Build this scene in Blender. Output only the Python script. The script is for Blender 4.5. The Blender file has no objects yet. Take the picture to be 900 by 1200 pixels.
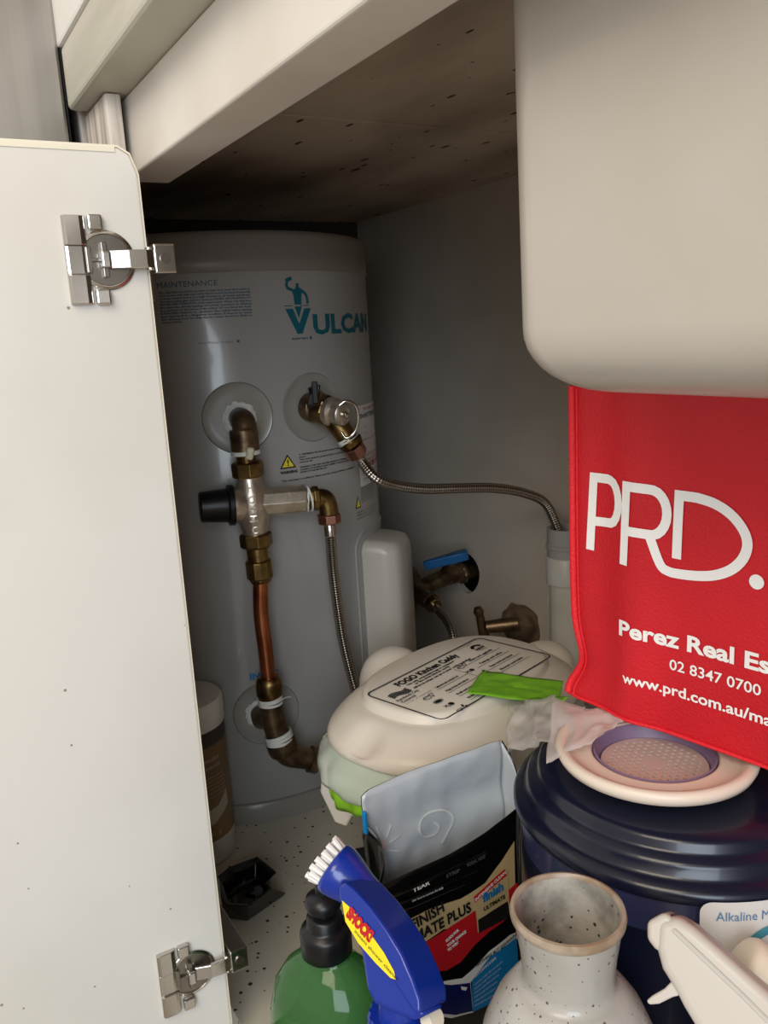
import bpy, bmesh, math, random
from mathutils import Vector, Matrix, noise
PI = math.pi
random.seed(7)
S = bpy.context.scene
COL = S.collection
def rad(a): return a*PI/180

# ------------------------------------------------------------------ camera
CAM = Vector((.55, -.165, .53))
def cam_axes():
    yaw, pit, rol = .520171, .20813967, .05770129
    F = Vector((-math.cos(yaw)*math.cos(pit), math.sin(yaw)*math.cos(pit), -math.sin(pit)))
    r = F.cross(Vector((0, 0, 1))).normalized()
    d = F.cross(r)
    return math.cos(rol)*r+math.sin(rol)*d, -math.sin(rol)*r+math.cos(rol)*d, F
CR, CD, CF = cam_axes()
cd = bpy.data.cameras.new('camera')
cam = bpy.data.objects.new('camera', cd)
COL.objects.link(cam)
m = Matrix((CR, -CD, -CF)).transposed().to_4x4()
m.translation = CAM
cam.matrix_world = m
cd.sensor_fit = 'VERTICAL'
cd.sensor_height = 24
cd.lens = 24*984.3/1200
cd.clip_start = .01
S.camera = cam
def ray(p): return CR*((p[0]-450)/984.3)+CD*((p[1]-600)/984.3)+CF
def on(p, ax, v):                      # point of a measured pixel on an axis plane
    r = ray(p)
    return CAM+r*((v-CAM[ax])/r[ax])
def onplane(p, o, n):
    r = ray(p)
    return CAM+r*((Vector(o)-CAM).dot(Vector(n))/r.dot(Vector(n)))

# ------------------------------------------------------------------ world, lights, exposure
def s2l(c):
    return tuple((x/12.92 if x <= .04045 else ((x+.055)/1.055)**2.4) for x in c)
def rgb(r, g, b): return (*s2l((r/255, g/255, b/255)), 1)
W = bpy.data.worlds.new('world')
S.world = W
W.use_nodes = True
W.node_tree.nodes['Background'].inputs[0].default_value = rgb(228, 218, 203)
W.node_tree.nodes['Background'].inputs[1].default_value = .76
def area(name, loc, target, size, sy, power, color):
    l = bpy.data.lights.new(name, 'AREA')
    l.shape = 'RECTANGLE'; l.size = size; l.size_y = sy; l.energy = power; l.color = color
    o = bpy.data.objects.new(name, l)
    COL.objects.link(o)
    o.location = loc
    o.rotation_euler = (Vector(target)-Vector(loc)).to_track_quat('-Z', 'Y').to_euler()
    return o
area('window_light', (2.3, -1.25, 1.0), (0, 0, .5), 1.2, 1.3, 36, (.78, .89, 1.0))
area('ceiling_light', (.95, -1.05, 1.45), (.2, .1, .15), .8, .8, 14, (1.0, .87, .70))
S.view_settings.view_transform = 'Standard'
S.view_settings.look = 'None'
S.view_settings.gamma = 1
S.view_settings.use_curve_mapping = False
S.view_settings.exposure = .04

# ------------------------------------------------------------------ materials
MC = {}
def mat(name, col, rough=.5, metal=0, var=0, vscale=8, col2=None, bump=0, bscale=60, trans=0, ior=1.45,
        coat=0, alpha=1, sss=0, vlo=.4, vhi=.65, stretch=(1, 1, 1), specks=None, spec=None, aniso=0, det=4):
    if name in MC: return MC[name]
    mt = bpy.data.materials.new(name)
    mt.use_nodes = True
    nt = mt.node_tree
    b = nt.nodes['Principled BSDF']
    I = b.inputs
    c = rgb(*col)
    I['Base Color'].default_value = c
    I['Roughness'].default_value = rough
    I['Metallic'].default_value = metal
    I['IOR'].default_value = ior
    I['Transmission Weight'].default_value = trans
    I['Coat Weight'].default_value = coat
    I['Coat Roughness'].default_value = .08
    I['Alpha'].default_value = alpha
    if spec is not None: I['Specular IOR Level'].default_value = spec
    if sss:
        I['Subsurface Weight'].default_value = sss
        I['Subsurface Scale'].default_value = .01
    if aniso: I['Anisotropic'].default_value = aniso
    tc = nt.nodes.new('ShaderNodeTexCoord')
    mp = nt.nodes.new('ShaderNodeMapping')
    mp.inputs['Scale'].default_value = stretch
    nt.links.new(tc.outputs['Object'], mp.inputs[0])
    last = None
    if col2 is not None:
        n = nt.nodes.new('ShaderNodeTexNoise')
        n.inputs['Scale'].default_value = vscale
        n.inputs['Detail'].default_value = det
        nt.links.new(mp.outputs[0], n.inputs['Vector'])
        r = nt.nodes.new('ShaderNodeMapRange')
        r.inputs['From Min'].default_value = vlo
        r.inputs['From Max'].default_value = vhi
        nt.links.new(n.outputs['Fac'], r.inputs['Value'])
        x = nt.nodes.new('ShaderNodeMix'); x.data_type = 'RGBA'
        x.inputs['A'].default_value = c
        x.inputs['B'].default_value = rgb(*col2)
        nt.links.new(r.outputs['Result'], x.inputs['Factor'])
        last = x.outputs['Result']
    if specks:
        scol, sscale, sth, dens = specks
        v = nt.nodes.new('ShaderNodeTexVoronoi')
        v.inputs['Scale'].default_value = sscale
        nt.links.new(mp.outputs[0], v.inputs['Vector'])
        n2 = nt.nodes.new('ShaderNodeTexNoise')
        n2.inputs['Scale'].default_value = sscale*.11
        nt.links.new(mp.outputs[0], n2.inputs['Vector'])
        # speck radius is driven by a per-cell random so that sizes differ
        sp = nt.nodes.new('ShaderNodeSeparateColor')
        nt.links.new(v.outputs['Color'], sp.inputs[0])
        m1 = nt.nodes.new('ShaderNodeMath'); m1.operation = 'POWER'
        nt.links.new(sp.outputs[0], m1.inputs[0]); m1.inputs[1].default_value = dens
        m2 = nt.nodes.new('ShaderNodeMath'); m2.operation = 'MULTIPLY'
        nt.links.new(m1.outputs[0], m2.inputs[0]); m2.inputs[1].default_value = sth
        m4 = nt.nodes.new('ShaderNodeMath'); m4.operation = 'MULTIPLY'
        nt.links.new(m2.outputs[0], m4.inputs[0]); nt.links.new(n2.outputs['Fac'], m4.inputs[1])
        m3 = nt.nodes.new('ShaderNodeMath'); m3.operation = 'LESS_THAN'
        nt.links.new(v.outputs['Distance'], m3.inputs[0]); nt.links.new(m4.outputs[0], m3.inputs[1])
        x = nt.nodes.new('ShaderNodeMix'); x.data_type = 'RGBA'
        if last: nt.links.new(last, x.inputs['A'])
        else: x.inputs['A'].default_value = c
        x.inputs['B'].default_value = rgb(*scol)
        nt.links.new(m3.outputs[0], x.inputs['Factor'])
        last = x.outputs['Result']
    if last: nt.links.new(last, I['Base Color'])
    if bump:
        n = nt.nodes.new('ShaderNodeTexNoise')
        n.inputs['Scale'].default_value = bscale
        n.inputs['Detail'].default_value = 3
        nt.links.new(mp.outputs[0], n.inputs['Vector'])
        bp = nt.nodes.new('ShaderNodeBump')
        bp.inputs['Strength'].default_value = bump
        bp.inputs['Distance'].default_value = .002
        nt.links.new(n.outputs['Fac'], bp.inputs['Height'])
        nt.links.new(bp.outputs[0], I['Normal'])
    MC[name] = mt
    return mt
M_ = dict(
 lam=mat('white_laminate', (226, 224, 218), .35, bump=.03, bscale=300),
 door=mat('door_laminate', (226, 224, 219), .3, col2=(216, 213, 206), vscale=4, bump=.02, bscale=250, specks=((150, 140, 125), 60, .12, 9)),
 edge=mat('cream_edge_band', (233, 226, 208), .4),
 beam=mat('rail_paint', (226, 220, 213), .42, col2=(214, 206, 197), vscale=9, specks=((170, 150, 130), 45, .1, 10)),
 wall=mat('carcass_board', (214, 205, 193), .38, col2=(202, 192, 180), vscale=5),
 back=mat('back_board', (216, 206, 192), .34, col2=(202, 191, 177), vscale=4),
 floorm=mat('speckled_floor_board', (205, 199, 184), .4, col2=(192, 185, 170), vscale=7, specks=((38, 34, 30), 200, .72, 4)),
 ceil=mat('raw_particle_board', (206, 190, 174), .8, col2=(166, 149, 134), vscale=11, stretch=(.35, 1, 1), bump=.3, bscale=90, specks=((70, 50, 40), 110, .6, 6)),
 strip=mat('worktop_edge_strip', (178, 176, 160), .45, col2=(205, 200, 190), vscale=14, stretch=(.4, 1, 3), vlo=.35, vhi=.7),
 stone=mat('worktop_face', (236, 234, 230), .3),
 raw=mat('raw_white_timber', (222, 214, 206), .7, col2=(160, 146, 136), vscale=130, stretch=(1, 1, .05), bump=.6, bscale=60),
 steel=mat('brushed_steel', (176, 170, 162), .36, metal=.85, col2=(158, 152, 145), vscale=40, stretch=(1, 1, .03)),
 bowl=mat('sink_composite', (186, 180, 172), .36, col2=(176, 167, 156), vscale=6, specks=((222, 218, 208), 30, .42, 5), coat=.15),
 enamel=mat('heater_enamel', (158, 155, 152), .26, col2=(150, 147, 143), vscale=5, coat=.35, specks=((112, 108, 106), 26, .08, 8)),
 cap=mat('heater_cap_plastic', (132, 124, 118), .4),
 disc=mat('grommet_plastic', (142, 138, 130), .22),
 cover=mat('cover_plastic', (178, 172, 162), .3),
 brass=mat('old_brass', (150, 122, 76), .34, metal=1, col2=(92, 72, 46), vscale=55, bump=.15, bscale=120),
 darkbrass=mat('tarnished_brass', (132, 110, 84), .4, metal=.85, col2=(78, 62, 46), vscale=50, bump=.25, bscale=120),
 nickel=mat('cast_nickel', (218, 206, 190), .34, metal=.9, col2=(190, 178, 162), vscale=60, bump=.08, bscale=400),
 copper=mat('copper_pipe', (190, 114, 76), .33, metal=1, col2=(134, 76, 52), vscale=30),
 pinknut=mat('copper_plated_nut', (178, 128, 112), .3, metal=1),
 chrome=mat('chrome', (205, 200, 194), .18, metal=1),
 chromed=mat('dull_chrome', (150, 145, 138), .3, metal=1),
 tape=mat('thread_tape', (222, 220, 212), .6, bump=.8, bscale=200),
 glue=mat('cream_sealant', (206, 198, 172), .6, bump=.8, bscale=220),
 black=mat('black_plastic', (16, 17, 20), .35),
 gloss=mat('gloss_black_plastic', (6, 7, 8), .12, coat=.5),
 rust=mat('crusty_grime', (70, 52, 40), .8, col2=(30, 24, 20), vscale=90, bump=1, bscale=200),
 teal=mat('teal_print', (6, 88, 102), .5),
 navyink=mat('dark_teal_print', (32, 70, 92), .5),
 ink=mat('black_print', (24, 22, 22), .5),
 greyink=mat('grey_print', (74, 72, 74), .5),
 blueink=mat('blue_print', (24, 116, 170), .5),
 redink=mat('red_print', (176, 60, 72), .5),
 yellow=mat('yellow_print', (226, 206, 60), .5),
 paper=mat('white_sticker', (214, 210, 208), .5),
 white=mat('white_print', (240, 238, 236), .5),
 bluelever=mat('blue_lever_vinyl', (16, 92, 150), .35),
 hole=mat('dark_cavity', (16, 12, 10), .9),
 pvc=mat('white_pvc', (208, 208, 204), .3, col2=(196, 192, 178), vscale=12),
 pvcg=mat('grey_pvc', (166, 166, 164), .35),
 caddy=mat('cream_caddy_plastic', (234, 226, 214), .36, col2=(228, 218, 204), vscale=6, bump=.05, bscale=300, specks=((70, 50, 35), 24, .09, 7)),
 wrap=mat('clay_coloured_wrap', (120, 98, 74), .55, col2=(72, 56, 42), vscale=40, bump=1, bscale=50),
 green=mat('green_liner', (132, 196, 52), .38, col2=(118, 182, 40), vscale=18, bump=.7, bscale=45, sss=0),
 limestrip=mat('lime_liner', (150, 214, 50), .35, bump=.6, bscale=50),
 redbag=mat('red_nonwoven_fabric', (204, 24, 38), .5, col2=(190, 20, 33), vscale=10, bump=.35, bscale=700),
 redtrim=mat('red_binding', (224, 34, 46), .55, bump=.4, bscale=600),
 drum=mat('dark_blue_plastic', (12, 18, 40), .3, coat=.25, col2=(18, 24, 44), vscale=4),
 drumlow=mat('smoky_blue_plastic', (46, 50, 84), .22, coat=.4),
 strainer=mat('pale_pink_plastic', (228, 213, 198), .35),
 strinner=mat('rose_basket_plastic', (206, 180, 172), .35),
 lilac=mat('lilac_seal', (132, 112, 142), .4),
 glaze=mat('speckled_glaze', (186, 184, 180), .3, col2=(164, 160, 154), vscale=14, coat=.25, bump=.12, bscale=120, specks=((96, 82, 68), 380, .62, 2.2)),
 glazein=mat('raw_glaze_inside', (172, 168, 160), .55, col2=(128, 124, 118), vscale=60, bump=.3, bscale=200, specks=((60, 55, 50), 300, .55, 3)),
 rim=mat('toasted_rim_glaze', (172, 158, 142), .35, col2=(144, 122, 100), vscale=70),
 bottle=mat('green_bottle', (128, 196, 124), .07, trans=.82, ior=1.35),
 liquid=mat('green_liquid', (40, 130, 36), .2, trans=.45, ior=1.33, col2=(70, 160, 60), vscale=25),
 blue=mat('cobalt_plastic', (18, 48, 150), .24, coat=.35),
 bluet=mat('cobalt_plastic_dark', (16, 36, 128), .28),
 bristle=mat('white_bristle', (236, 234, 232), .5),
 sylabel=mat('yellow_sticker', (244, 222, 40), .4),
 nozzle=mat('white_spray_plastic', (200, 194, 187), .3, sss=.15),
 ivory=mat('ivory_cap_plastic', (234, 224, 204), .32),
 whitebody=mat('white_bottle_plastic', (214, 210, 200), .35),
 foilw=mat('silvery_pouch_lining', (196, 204, 212), .4, metal=.15, bump=.5, bscale=16),
 pouch=mat('black_pouch_film', (10, 9, 10), .2, coat=.4, bump=.12, bscale=40),
 gold=mat('gold_print', (214, 190, 140), .3, metal=.2),
 redp=mat('red_pouch_print', (192, 30, 38), .3),
 bluep=mat('blue_pouch_print', (24, 134, 200), .3),
 navyp=mat('navy_pouch_print', (14, 26, 92), .3),
 jarw=mat('white_jar_plastic', (226, 222, 216), .35, specks=((50, 45, 40), 90, .3, 7)),
 jarlab=mat('brown_jar_label', (146, 114, 74), .45, col2=(116, 92, 72), vscale=8),
 jardark=mat('dark_jar_label', (72, 62, 58), .45),
 jarred=mat('red_food_print', (128, 44, 34), .45, col2=(168, 90, 70), vscale=80),
 jarpale=mat('pale_jar_print', (186, 176, 160), .5),
 kfloor=mat('kitchen_floor_tile', (150, 140, 126), .4, col2=(136, 126, 112), vscale=5),
)
def film_mat(name, col, alpha):
    mt = mat(name, col, .25, alpha=alpha, bump=.35, bscale=40, coat=.5)
    return mt
M_['film'] = film_mat('clear_plastic_film', (236, 230, 228), .42)
M_['liner'] = film_mat('milky_liner_film', (230, 238, 230), .55)

def braid_mat():
    mt = mat('braided_steel', (170, 164, 156), .3, metal=1)
    nt = mt.node_tree
    b = nt.nodes['Principled BSDF']
    uv = nt.nodes.new('ShaderNodeTexCoord')
    sp = nt.nodes.new('ShaderNodeSeparateXYZ')
    nt.links.new(uv.outputs['UV'], sp.inputs[0])
    def mt_(op, a, c):
        n = nt.nodes.new('ShaderNodeMath'); n.operation = op
        for i, v in enumerate((a, c)):
            if v is None: continue
            if hasattr(v, 'links'): nt.links.new(v, n.inputs[i])
            else: n.inputs[i].default_value = v
        return n.outputs[0]
    U = mt_('MULTIPLY', sp.outputs[0], 2*PI*4)
    V = mt_('MULTIPLY', sp.outputs[1], 2*PI*170)
    a = mt_('SINE', mt_('ADD', U, V), None)
    c = mt_('SINE', mt_('SUBTRACT', U, V), None)
    h = mt_('MULTIPLY', a, c)
    h2 = mt_('MULTIPLY_ADD', h, .5)
    h2.node.inputs[2].default_value = .5
    x = nt.nodes.new('ShaderNodeMix'); x.data_type = 'RGBA'
    x.inputs['A'].default_value = rgb(62, 52, 44)
    x.inputs['B'].default_value = rgb(222, 212, 200)
    nt.links.new(h2, x.inputs['Factor'])
    nt.links.new(x.outputs['Result'], b.inputs['Base Color'])
    bp = nt.nodes.new('ShaderNodeBump')
    bp.inputs['Strength'].default_value = .8
    bp.inputs['Distance'].default_value = .001
    nt.links.new(h2, bp.inputs['Height'])
    nt.links.new(bp.outputs[0], b.inputs['Normal'])
    return mt
M_['braid'] = braid_mat()

# ------------------------------------------------------------------ object helpers
def setp(o, label=None, cat=None, group=None, kind=None):
    if label: o['label'] = label
    if cat: o['category'] = cat
    if group: o['group'] = group
    if kind: o['kind'] = kind
    return o
def thing(name, label, cat, loc=(0, 0, 0), mx=None, group=None):
    o = bpy.data.objects.new(name, None)
    o.empty_display_size = .02
    COL.objects.link(o)
    if mx is not None: o.matrix_world = mx
    else: o.location = loc
    return setp(o, label, cat, group)
PARENT_INV = {}
def wm(o):
    m = o.matrix_basis.copy()
    p = o.parent
    while p is not None:
        m = p.matrix_basis @ m
        p = p.parent
    return m
class MB:
    """collects verts / faces; coordinates are WORLD unless the parent is given as local"""
    def __init__(s): s.v = []; s.f = []; s.mi = []; s.uv = None
    def add(s, vs, fs, mi=0):
        n = len(s.v)
        s.v += [Vector(v) for v in vs]
        s.f += [tuple(i+n for i in f) for f in fs]
        s.mi += [mi]*len(fs)
        return s
    def box(s, lo, hi, mi=0, M=None):
        x0, y0, z0 = lo; x1, y1, z1 = hi
        vs = [(x0,y0,z0),(x1,y0,z0),(x1,y1,z0),(x0,y1,z0),(x0,y0,z1),(x1,y0,z1),(x1,y1,z1),(x0,y1,z1)]
        if M is not None: vs = [M @ Vector(v) for v in vs]
        return s.add(vs, [(0,3,2,1),(4,5,6,7),(0,1,5,4),(1,2,6,5),(2,3,7,6),(3,0,4,7)], mi)
    def lathe(s, prof, M=None, n=48, mi=0, close=False, sx=1, sy=1, nocap=False):
        vs = []; fs = []
        for r, z in prof:
            for i in range(n):
                a = 2*PI*i/n
                vs.append(Vector((r*math.cos(a)*sx, r*math.sin(a)*sy, z)))
        if M is not None: vs = [M @ v for v in vs]
        k = len(prof)
        for j in range(k-1):
            for i in range(n):
                i2 = (i+1) % n
                fs.append((j*n+i, j*n+i2, (j+1)*n+i2, (j+1)*n+i))
        if close:
            for i in range(n):
                i2 = (i+1) % n
                fs.append(((k-1)*n+i, (k-1)*n+i2, i2, i))
        elif not nocap:
            if prof[0][0] > 1e-6: fs.append(tuple(reversed(range(n))))
            if prof[-1][0] > 1e-6: fs.append(tuple((k-1)*n+i for i in range(n)))
        return s.add(vs, fs, mi)
    def tube(s, pts, r, n=16, mi=0, cap=True):
        pts = [Vector(p) for p in pts]
        rs = r if isinstance(r, (list, tuple)) else [r]*len(pts)
        vs = []; fs = []
        t0 = (pts[1]-pts[0]).normalized()
        u = t0.orthogonal().normalized()
        for i, p in enumerate(pts):
            if i == 0: t = (pts[1]-pts[0])
            elif i == len(pts)-1: t = pts[-1]-pts[-2]
            else: t = (pts[i+1]-pts[i]).normalized()+(pts[i]-pts[i-1]).normalized()
            t = t.normalized()
            u = (u-t*u.dot(t)).normalized()
            w = t.cross(u)
            for k in range(n):
                a = 2*PI*k/n
                vs.append(p+(u*math.cos(a)+w*math.sin(a))*rs[i])
        for j in range(len(pts)-1):
            for i in range(n):
                i2 = (i+1) % n
                fs.append((j*n+i, j*n+i2, (j+1)*n+i2, (j+1)*n+i))
        if cap:
            fs.append(tuple(reversed(range(n))))
            fs.append(tuple((len(pts)-1)*n+i for i in range(n)))
        return s.add(vs, fs, mi)
    def prism(s, poly, h0, h1, M=None, mi=0):
        n = len(poly)
        vs = [Vector((x, y, h0)) for x, y in poly]+[Vector((x, y, h1)) for x, y in poly]
        if M is not None: vs = [M @ v for v in vs]
        fs = [tuple(reversed(range(n))), tuple(range(n, 2*n))]
        fs += [(i, (i+1) % n, n+(i+1) % n, n+i) for i in range(n)]
        return s.add(vs, fs, mi)
    def grid(s, nu, nv, fn, mi=0):
        vs = [fn(i/nu, j/nv) for j in range(nv+1) for i in range(nu+1)]
        fs = [(j*(nu+1)+i, j*(nu+1)+i+1, (j+1)*(nu+1)+i+1, (j+1)*(nu+1)+i) for j in range(nv) for i in range(nu)]
        return s.add(vs, fs, mi)
    def build(s, name, mats, parent=None, smooth=True, bevel=0, seg=2, angle=40, solid=0, sub=0, local=False, weld=False, shade=True):
        me = bpy.data.meshes.new(name)
        vs = s.v
        if parent is not None and not local:
            inv = wm(parent).inverted()
            vs = [inv @ v for v in vs]
        me.from_pydata([tuple(v) for v in vs], [], s.f)
        if not isinstance(mats, (list, tuple)): mats = [mats]
        for q in mats: me.materials.append(M_[q] if isinstance(q, str) else q)
        for p, i in zip(me.polygons, s.mi): p.material_index = i
        if s.uv:
            ul = me.uv_layers.new(name='UVMap')
            for lp in me.loops: ul.data[lp.index].uv = s.uv[lp.vertex_index]
        bm = bmesh.new(); bm.from_mesh(me)
        if weld: bmesh.ops.remove_doubles(bm, verts=bm.verts, dist=1e-5)
        bmesh.ops.recalc_face_normals(bm, faces=bm.faces)
        bm.to_mesh(me); bm.free()
        o = bpy.data.objects.new(name, me)
        COL.objects.link(o)
        if parent is not None: o.parent = parent
        if smooth:
            me.polygons.foreach_set('use_smooth', [True]*len(me.polygons))
        if bevel:
            b = o.modifiers.new('bevel', 'BEVEL')
            b.width = bevel; b.segments = seg; b.limit_method = 'ANGLE'; b.angle_limit = rad(angle)
            b.harden_normals = False
        if solid:
            b = o.modifiers.new('solid', 'SOLIDIFY'); b.thickness = solid; b.offset = 0
        if sub:
            b = o.modifiers.new('sub', 'SUBSURF'); b.levels = sub; b.render_levels = sub
        if smooth:
            try: me.set_sharp_from_angle(angle=rad(angle if not sub else 180))
            except Exception: pass
        return o
def frame(o, z, xh=(0, 0, 1)):
    z = Vector(z).normalized()
    x = Vector(xh)
    x = (x-z*x.dot(z))
    if x.length < 1e-4: x = z.orthogonal()
    x.normalize()
    y = z.cross(x)
    m = Matrix((x, y, z)).transposed().to_4x4()
    m.translation = Vector(o)
    return m
def smooth_path(pts, n=8):
    P = [Vector(p) for p in pts]
    P = [P[0]*2-P[1]]+P+[P[-1]*2-P[-2]]
    out = []
    for i in range(1, len(P)-2):
        for k in range(n):
            t = k/n
            a, b, c, d = P[i-1], P[i], P[i+1], P[i+2]
            out.append(.5*((2*b)+(-a+c)*t+(2*a-5*b+4*c-d)*t*t+(-a+3*b-3*c+d)*t**3))
    out.append(P[-2])
    return out
def hose(name, pts, r, parent, material='braid', n=16):
    path = smooth_path(pts, 12)
    b = MB().tube(path, r, n=n+1, cap=False)
    # seam column doubled for the uv
    b.v = []; b.f = []; b.mi = []
    u = (path[1]-path[0]).orthogonal().normalized()
    L = 0; uv = []
    for i, p in enumerate(path):
        t = (path[min(i+1, len(path)-1)]-path[max(i-1, 0)]).normalized()
        u = (u-t*u.dot(t)).normalized(); w = t.cross(u)
        if i: L += (p-path[i-1]).length
        for k in range(n+1):
            a = 2*PI*k/n
            b.v.append(p+(u*math.cos(a)+w*math.sin(a))*r)
            uv.append((k/n, L))
    for j in range(len(path)-1):
        for k in range(n):
            b.f.append((j*(n+1)+k, j*(n+1)+k+1, (j+1)*(n+1)+k+1, (j+1)*(n+1)+k)); b.mi.append(0)
    b.uv = uv
    return b.build(name, material, parent)
def nut(b, M, r, h0, h1, mi=0, n=6):
    c = r*.1
    poly = lambda q: [(q*math.cos(2*PI*i/n), q*math.sin(2*PI*i/n)) for i in range(n)]
    vs = []; 
    lv = [(r-c, h0), (r, h0+c), (r, h1-c), (r-c, h1)]
    vs = [M @ Vector((x, y, z)) for q, z in lv for x, y in poly(q)]
    fs = [tuple(reversed(range(n))), tuple(3*n+i for i in range(n))]
    for j in range(3):
        for i in range(n):
            fs.append((j*n+i, j*n+(i+1) % n, (j+1)*n+(i+1) % n, (j+1)*n+i))
    b.add(vs, fs, mi)
    return b

# text -> flat mesh -> mapped onto a surface
_tc = {}
def text_flat(s, size, bold=0, shear=0, align='LEFT', res=3, sp=1, seg=0):
    cu = bpy.data.curves.new('t', 'FONT')
    cu.body = s; cu.size = size; cu.offset = bold; cu.shear = shear; cu.align_x = align
    cu.resolution_u = res; cu.space_character = sp; cu.fill_mode = 'FRONT'
    o = bpy.data.objects.new('t', cu)
    COL.objects.link(o)
    dg = bpy.context.evaluated_depsgraph_get()
    me = bpy.data.meshes.new_from_object(o.evaluated_get(dg))
    bm = bmesh.new(); bm.from_mesh(me)
    bmesh.ops.remove_doubles(bm, verts=bm.verts, dist=size*1e-4)
    if seg:
        xs = [v.co.x for v in bm.verts]
        if xs:
            x = min(xs)+seg
            while x < max(xs):
                bmesh.ops.bisect_plane(bm, geom=bm.verts[:]+bm.edges[:]+bm.faces[:], plane_co=(x, 0, 0), plane_no=(1, 0, 0))
                x += seg
            ys = [v.co.y for v in bm.verts]
            y = min(ys)+seg
            while y < max(ys):
                bmesh.ops.bisect_plane(bm, geom=bm.verts[:]+bm.edges[:]+bm.faces[:], plane_co=(0, y, 0), plane_no=(0, 1, 0))
                y += seg
    vs = [tuple(v.co) for v in bm.verts]
    bm.verts.index_update()
    fs = [tuple(v.index for v in f.verts) for f in bm.faces]
    bm.free()
    COL.objects.unlink(o); bpy.data.objects.remove(o); bpy.data.meshes.remove(me); bpy.data.curves.remove(cu)
    return vs, fs
def fit_text(s, u0, u1, v, h, **k):
    """text whose glyphs run from u0 to u1 with cap height h on baseline v, returned as (vs, fs) in (u, v)"""
    if h < .008: k['seg'] = 0
    vs, fs = text_flat(s, h/.7, **k)
    if not vs: return vs, fs
    a = min(x[0] for x in vs); b = max(x[0] for x in vs)
    q = (u1-u0)/(b-a)
    return [((x[0]-a)*q+u0, x[1]+v, 0) for x in vs], fs
def printed(items, fn, name, m, parent, label=None):
    """items: list of (vs, fs) in (u, v); fn maps (u, v) to a world point"""
    b = MB()
    for vs, fs in items: b.add([fn(x[0], x[1]) for x in vs], fs)
    o = b.build(name, m, parent, smooth=False)
    if label: o['label'] = label
    return o
def quadpatch(u0, v0, u1, v1, nu=1, nv=1):
    vs = [(u0+(u1-u0)*i/nu, v0+(v1-v0)*j/nv, 0) for j in range(nv+1) for i in range(nu+1)]
    fs = [(j*(nu+1)+i, j*(nu+1)+i+1, (j+1)*(nu+1)+i+1, (j+1)*(nu+1)+i) for j in range(nv) for i in range(nu)]
    return vs, fs
def polypatch(pts, seg=0):
    bm = bmesh.new()
    f = bm.faces.new([bm.verts.new((x, y, 0)) for x, y in pts])
    bmesh.ops.triangulate(bm, faces=[f])
    if seg:
        for ax in (0, 1):
            c = [v.co[ax] for v in bm.verts]
            x = min(c)+seg
            while x < max(c):
                no = (1, 0, 0) if ax == 0 else (0, 1, 0)
                bmesh.ops.bisect_plane(bm, geom=bm.verts[:]+bm.edges[:]+bm.faces[:], plane_co=tuple(x*q for q in no), plane_no=no)
                x += seg
    bm.verts.index_update()
    r = [tuple(v.co) for v in bm.verts], [tuple(v.index for v in f.verts) for f in bm.faces]
    bm.free()
    return r
def stroke(pts, w, cap=True):
    """constant-width ribbon along a polyline with mitred joints, in (u, v)"""
    P = [Vector(p) for p in pts]
    L = []; R = []
    closed = (P[0]-P[-1]).length < 1e-6
    n = len(P)
    for i in range(n):
        a = P[i-1] if i else (P[-2] if closed else None)
        c = P[i+1] if i < n-1 else (P[1] if closed else None)
        d1 = (P[i]-a).normalized() if a is not None else None
        d2 = (c-P[i]).normalized() if c is not None else None
        if d1 is None: d1 = d2
        if d2 is None: d2 = d1
        n1 = Vector((-d1.y, d1.x)); n2 = Vector((-d2.y, d2.x))
        nn = (n1+n2).normalized()
        k = w/2/max(.35, nn.dot(n1))
        L.append(P[i]+nn*k); R.append(P[i]-nn*k)
    vs = [(v.x, v.y, 0) for v in L]+[(v.x, v.y, 0) for v in R]
    fs = [(i, i+1, n+i+1, n+i) for i in range(n-1)]
    return vs, fs
def disc(u, v, r, n=24, ry=None):
    ry = ry or r
    return [(u+r*math.cos(2*PI*i/n), v+ry*math.sin(2*PI*i/n), 0) for i in range(n)], [tuple(range(n))]
def round_rect(u0, v0, u1, v1, r, n=6):
    out = []
    for cx, cy, a0 in ((u1-r, v1-r, 0), (u0+r, v1-r, 90), (u0+r, v0+r, 180), (u1-r, v0+r, 270)):
        for i in range(n+1):
            a = rad(a0+90*i/n)
            out.append((cx+r*math.cos(a), cy+r*math.sin(a)))
    return out
def arc(cx, cy, r, a0, a1, n=12, ry=None):
    ry = ry or r
    return [(cx+r*math.cos(rad(a0+(a1-a0)*i/n)), cy+ry*math.sin(rad(a0+(a1-a0)*i/n))) for i in range(n+1)]

# ================================================================== SETTING
ZC = .715
BY = .552
# cupboard base
setp(MB().box((-.737, 0, -.018), (1.10, BY, 0)).build('floor', 'floorm', smooth=False), kind='structure',
     label='pale cupboard base board sprinkled with black grit')
setp(MB().box((-1.6, -2.0, -.14), (2.2, 0.6, -.12)).build('floor', 'kfloor', smooth=False), kind='structure')
setp(MB().box((-.755, -.02, -.12), (-.737, BY+.05, ZC)).build('wall_left', mat('shade_toned_side_board', (62, 54, 48), .6), smooth=False), kind='structure')  # shade in the gap above the heater is put into this board's dark colour
setp(MB().box((1.10, 0, -.12), (1.118, BY+.05, ZC)).build('wall_right', 'wall', smooth=False), kind='structure')
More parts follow.
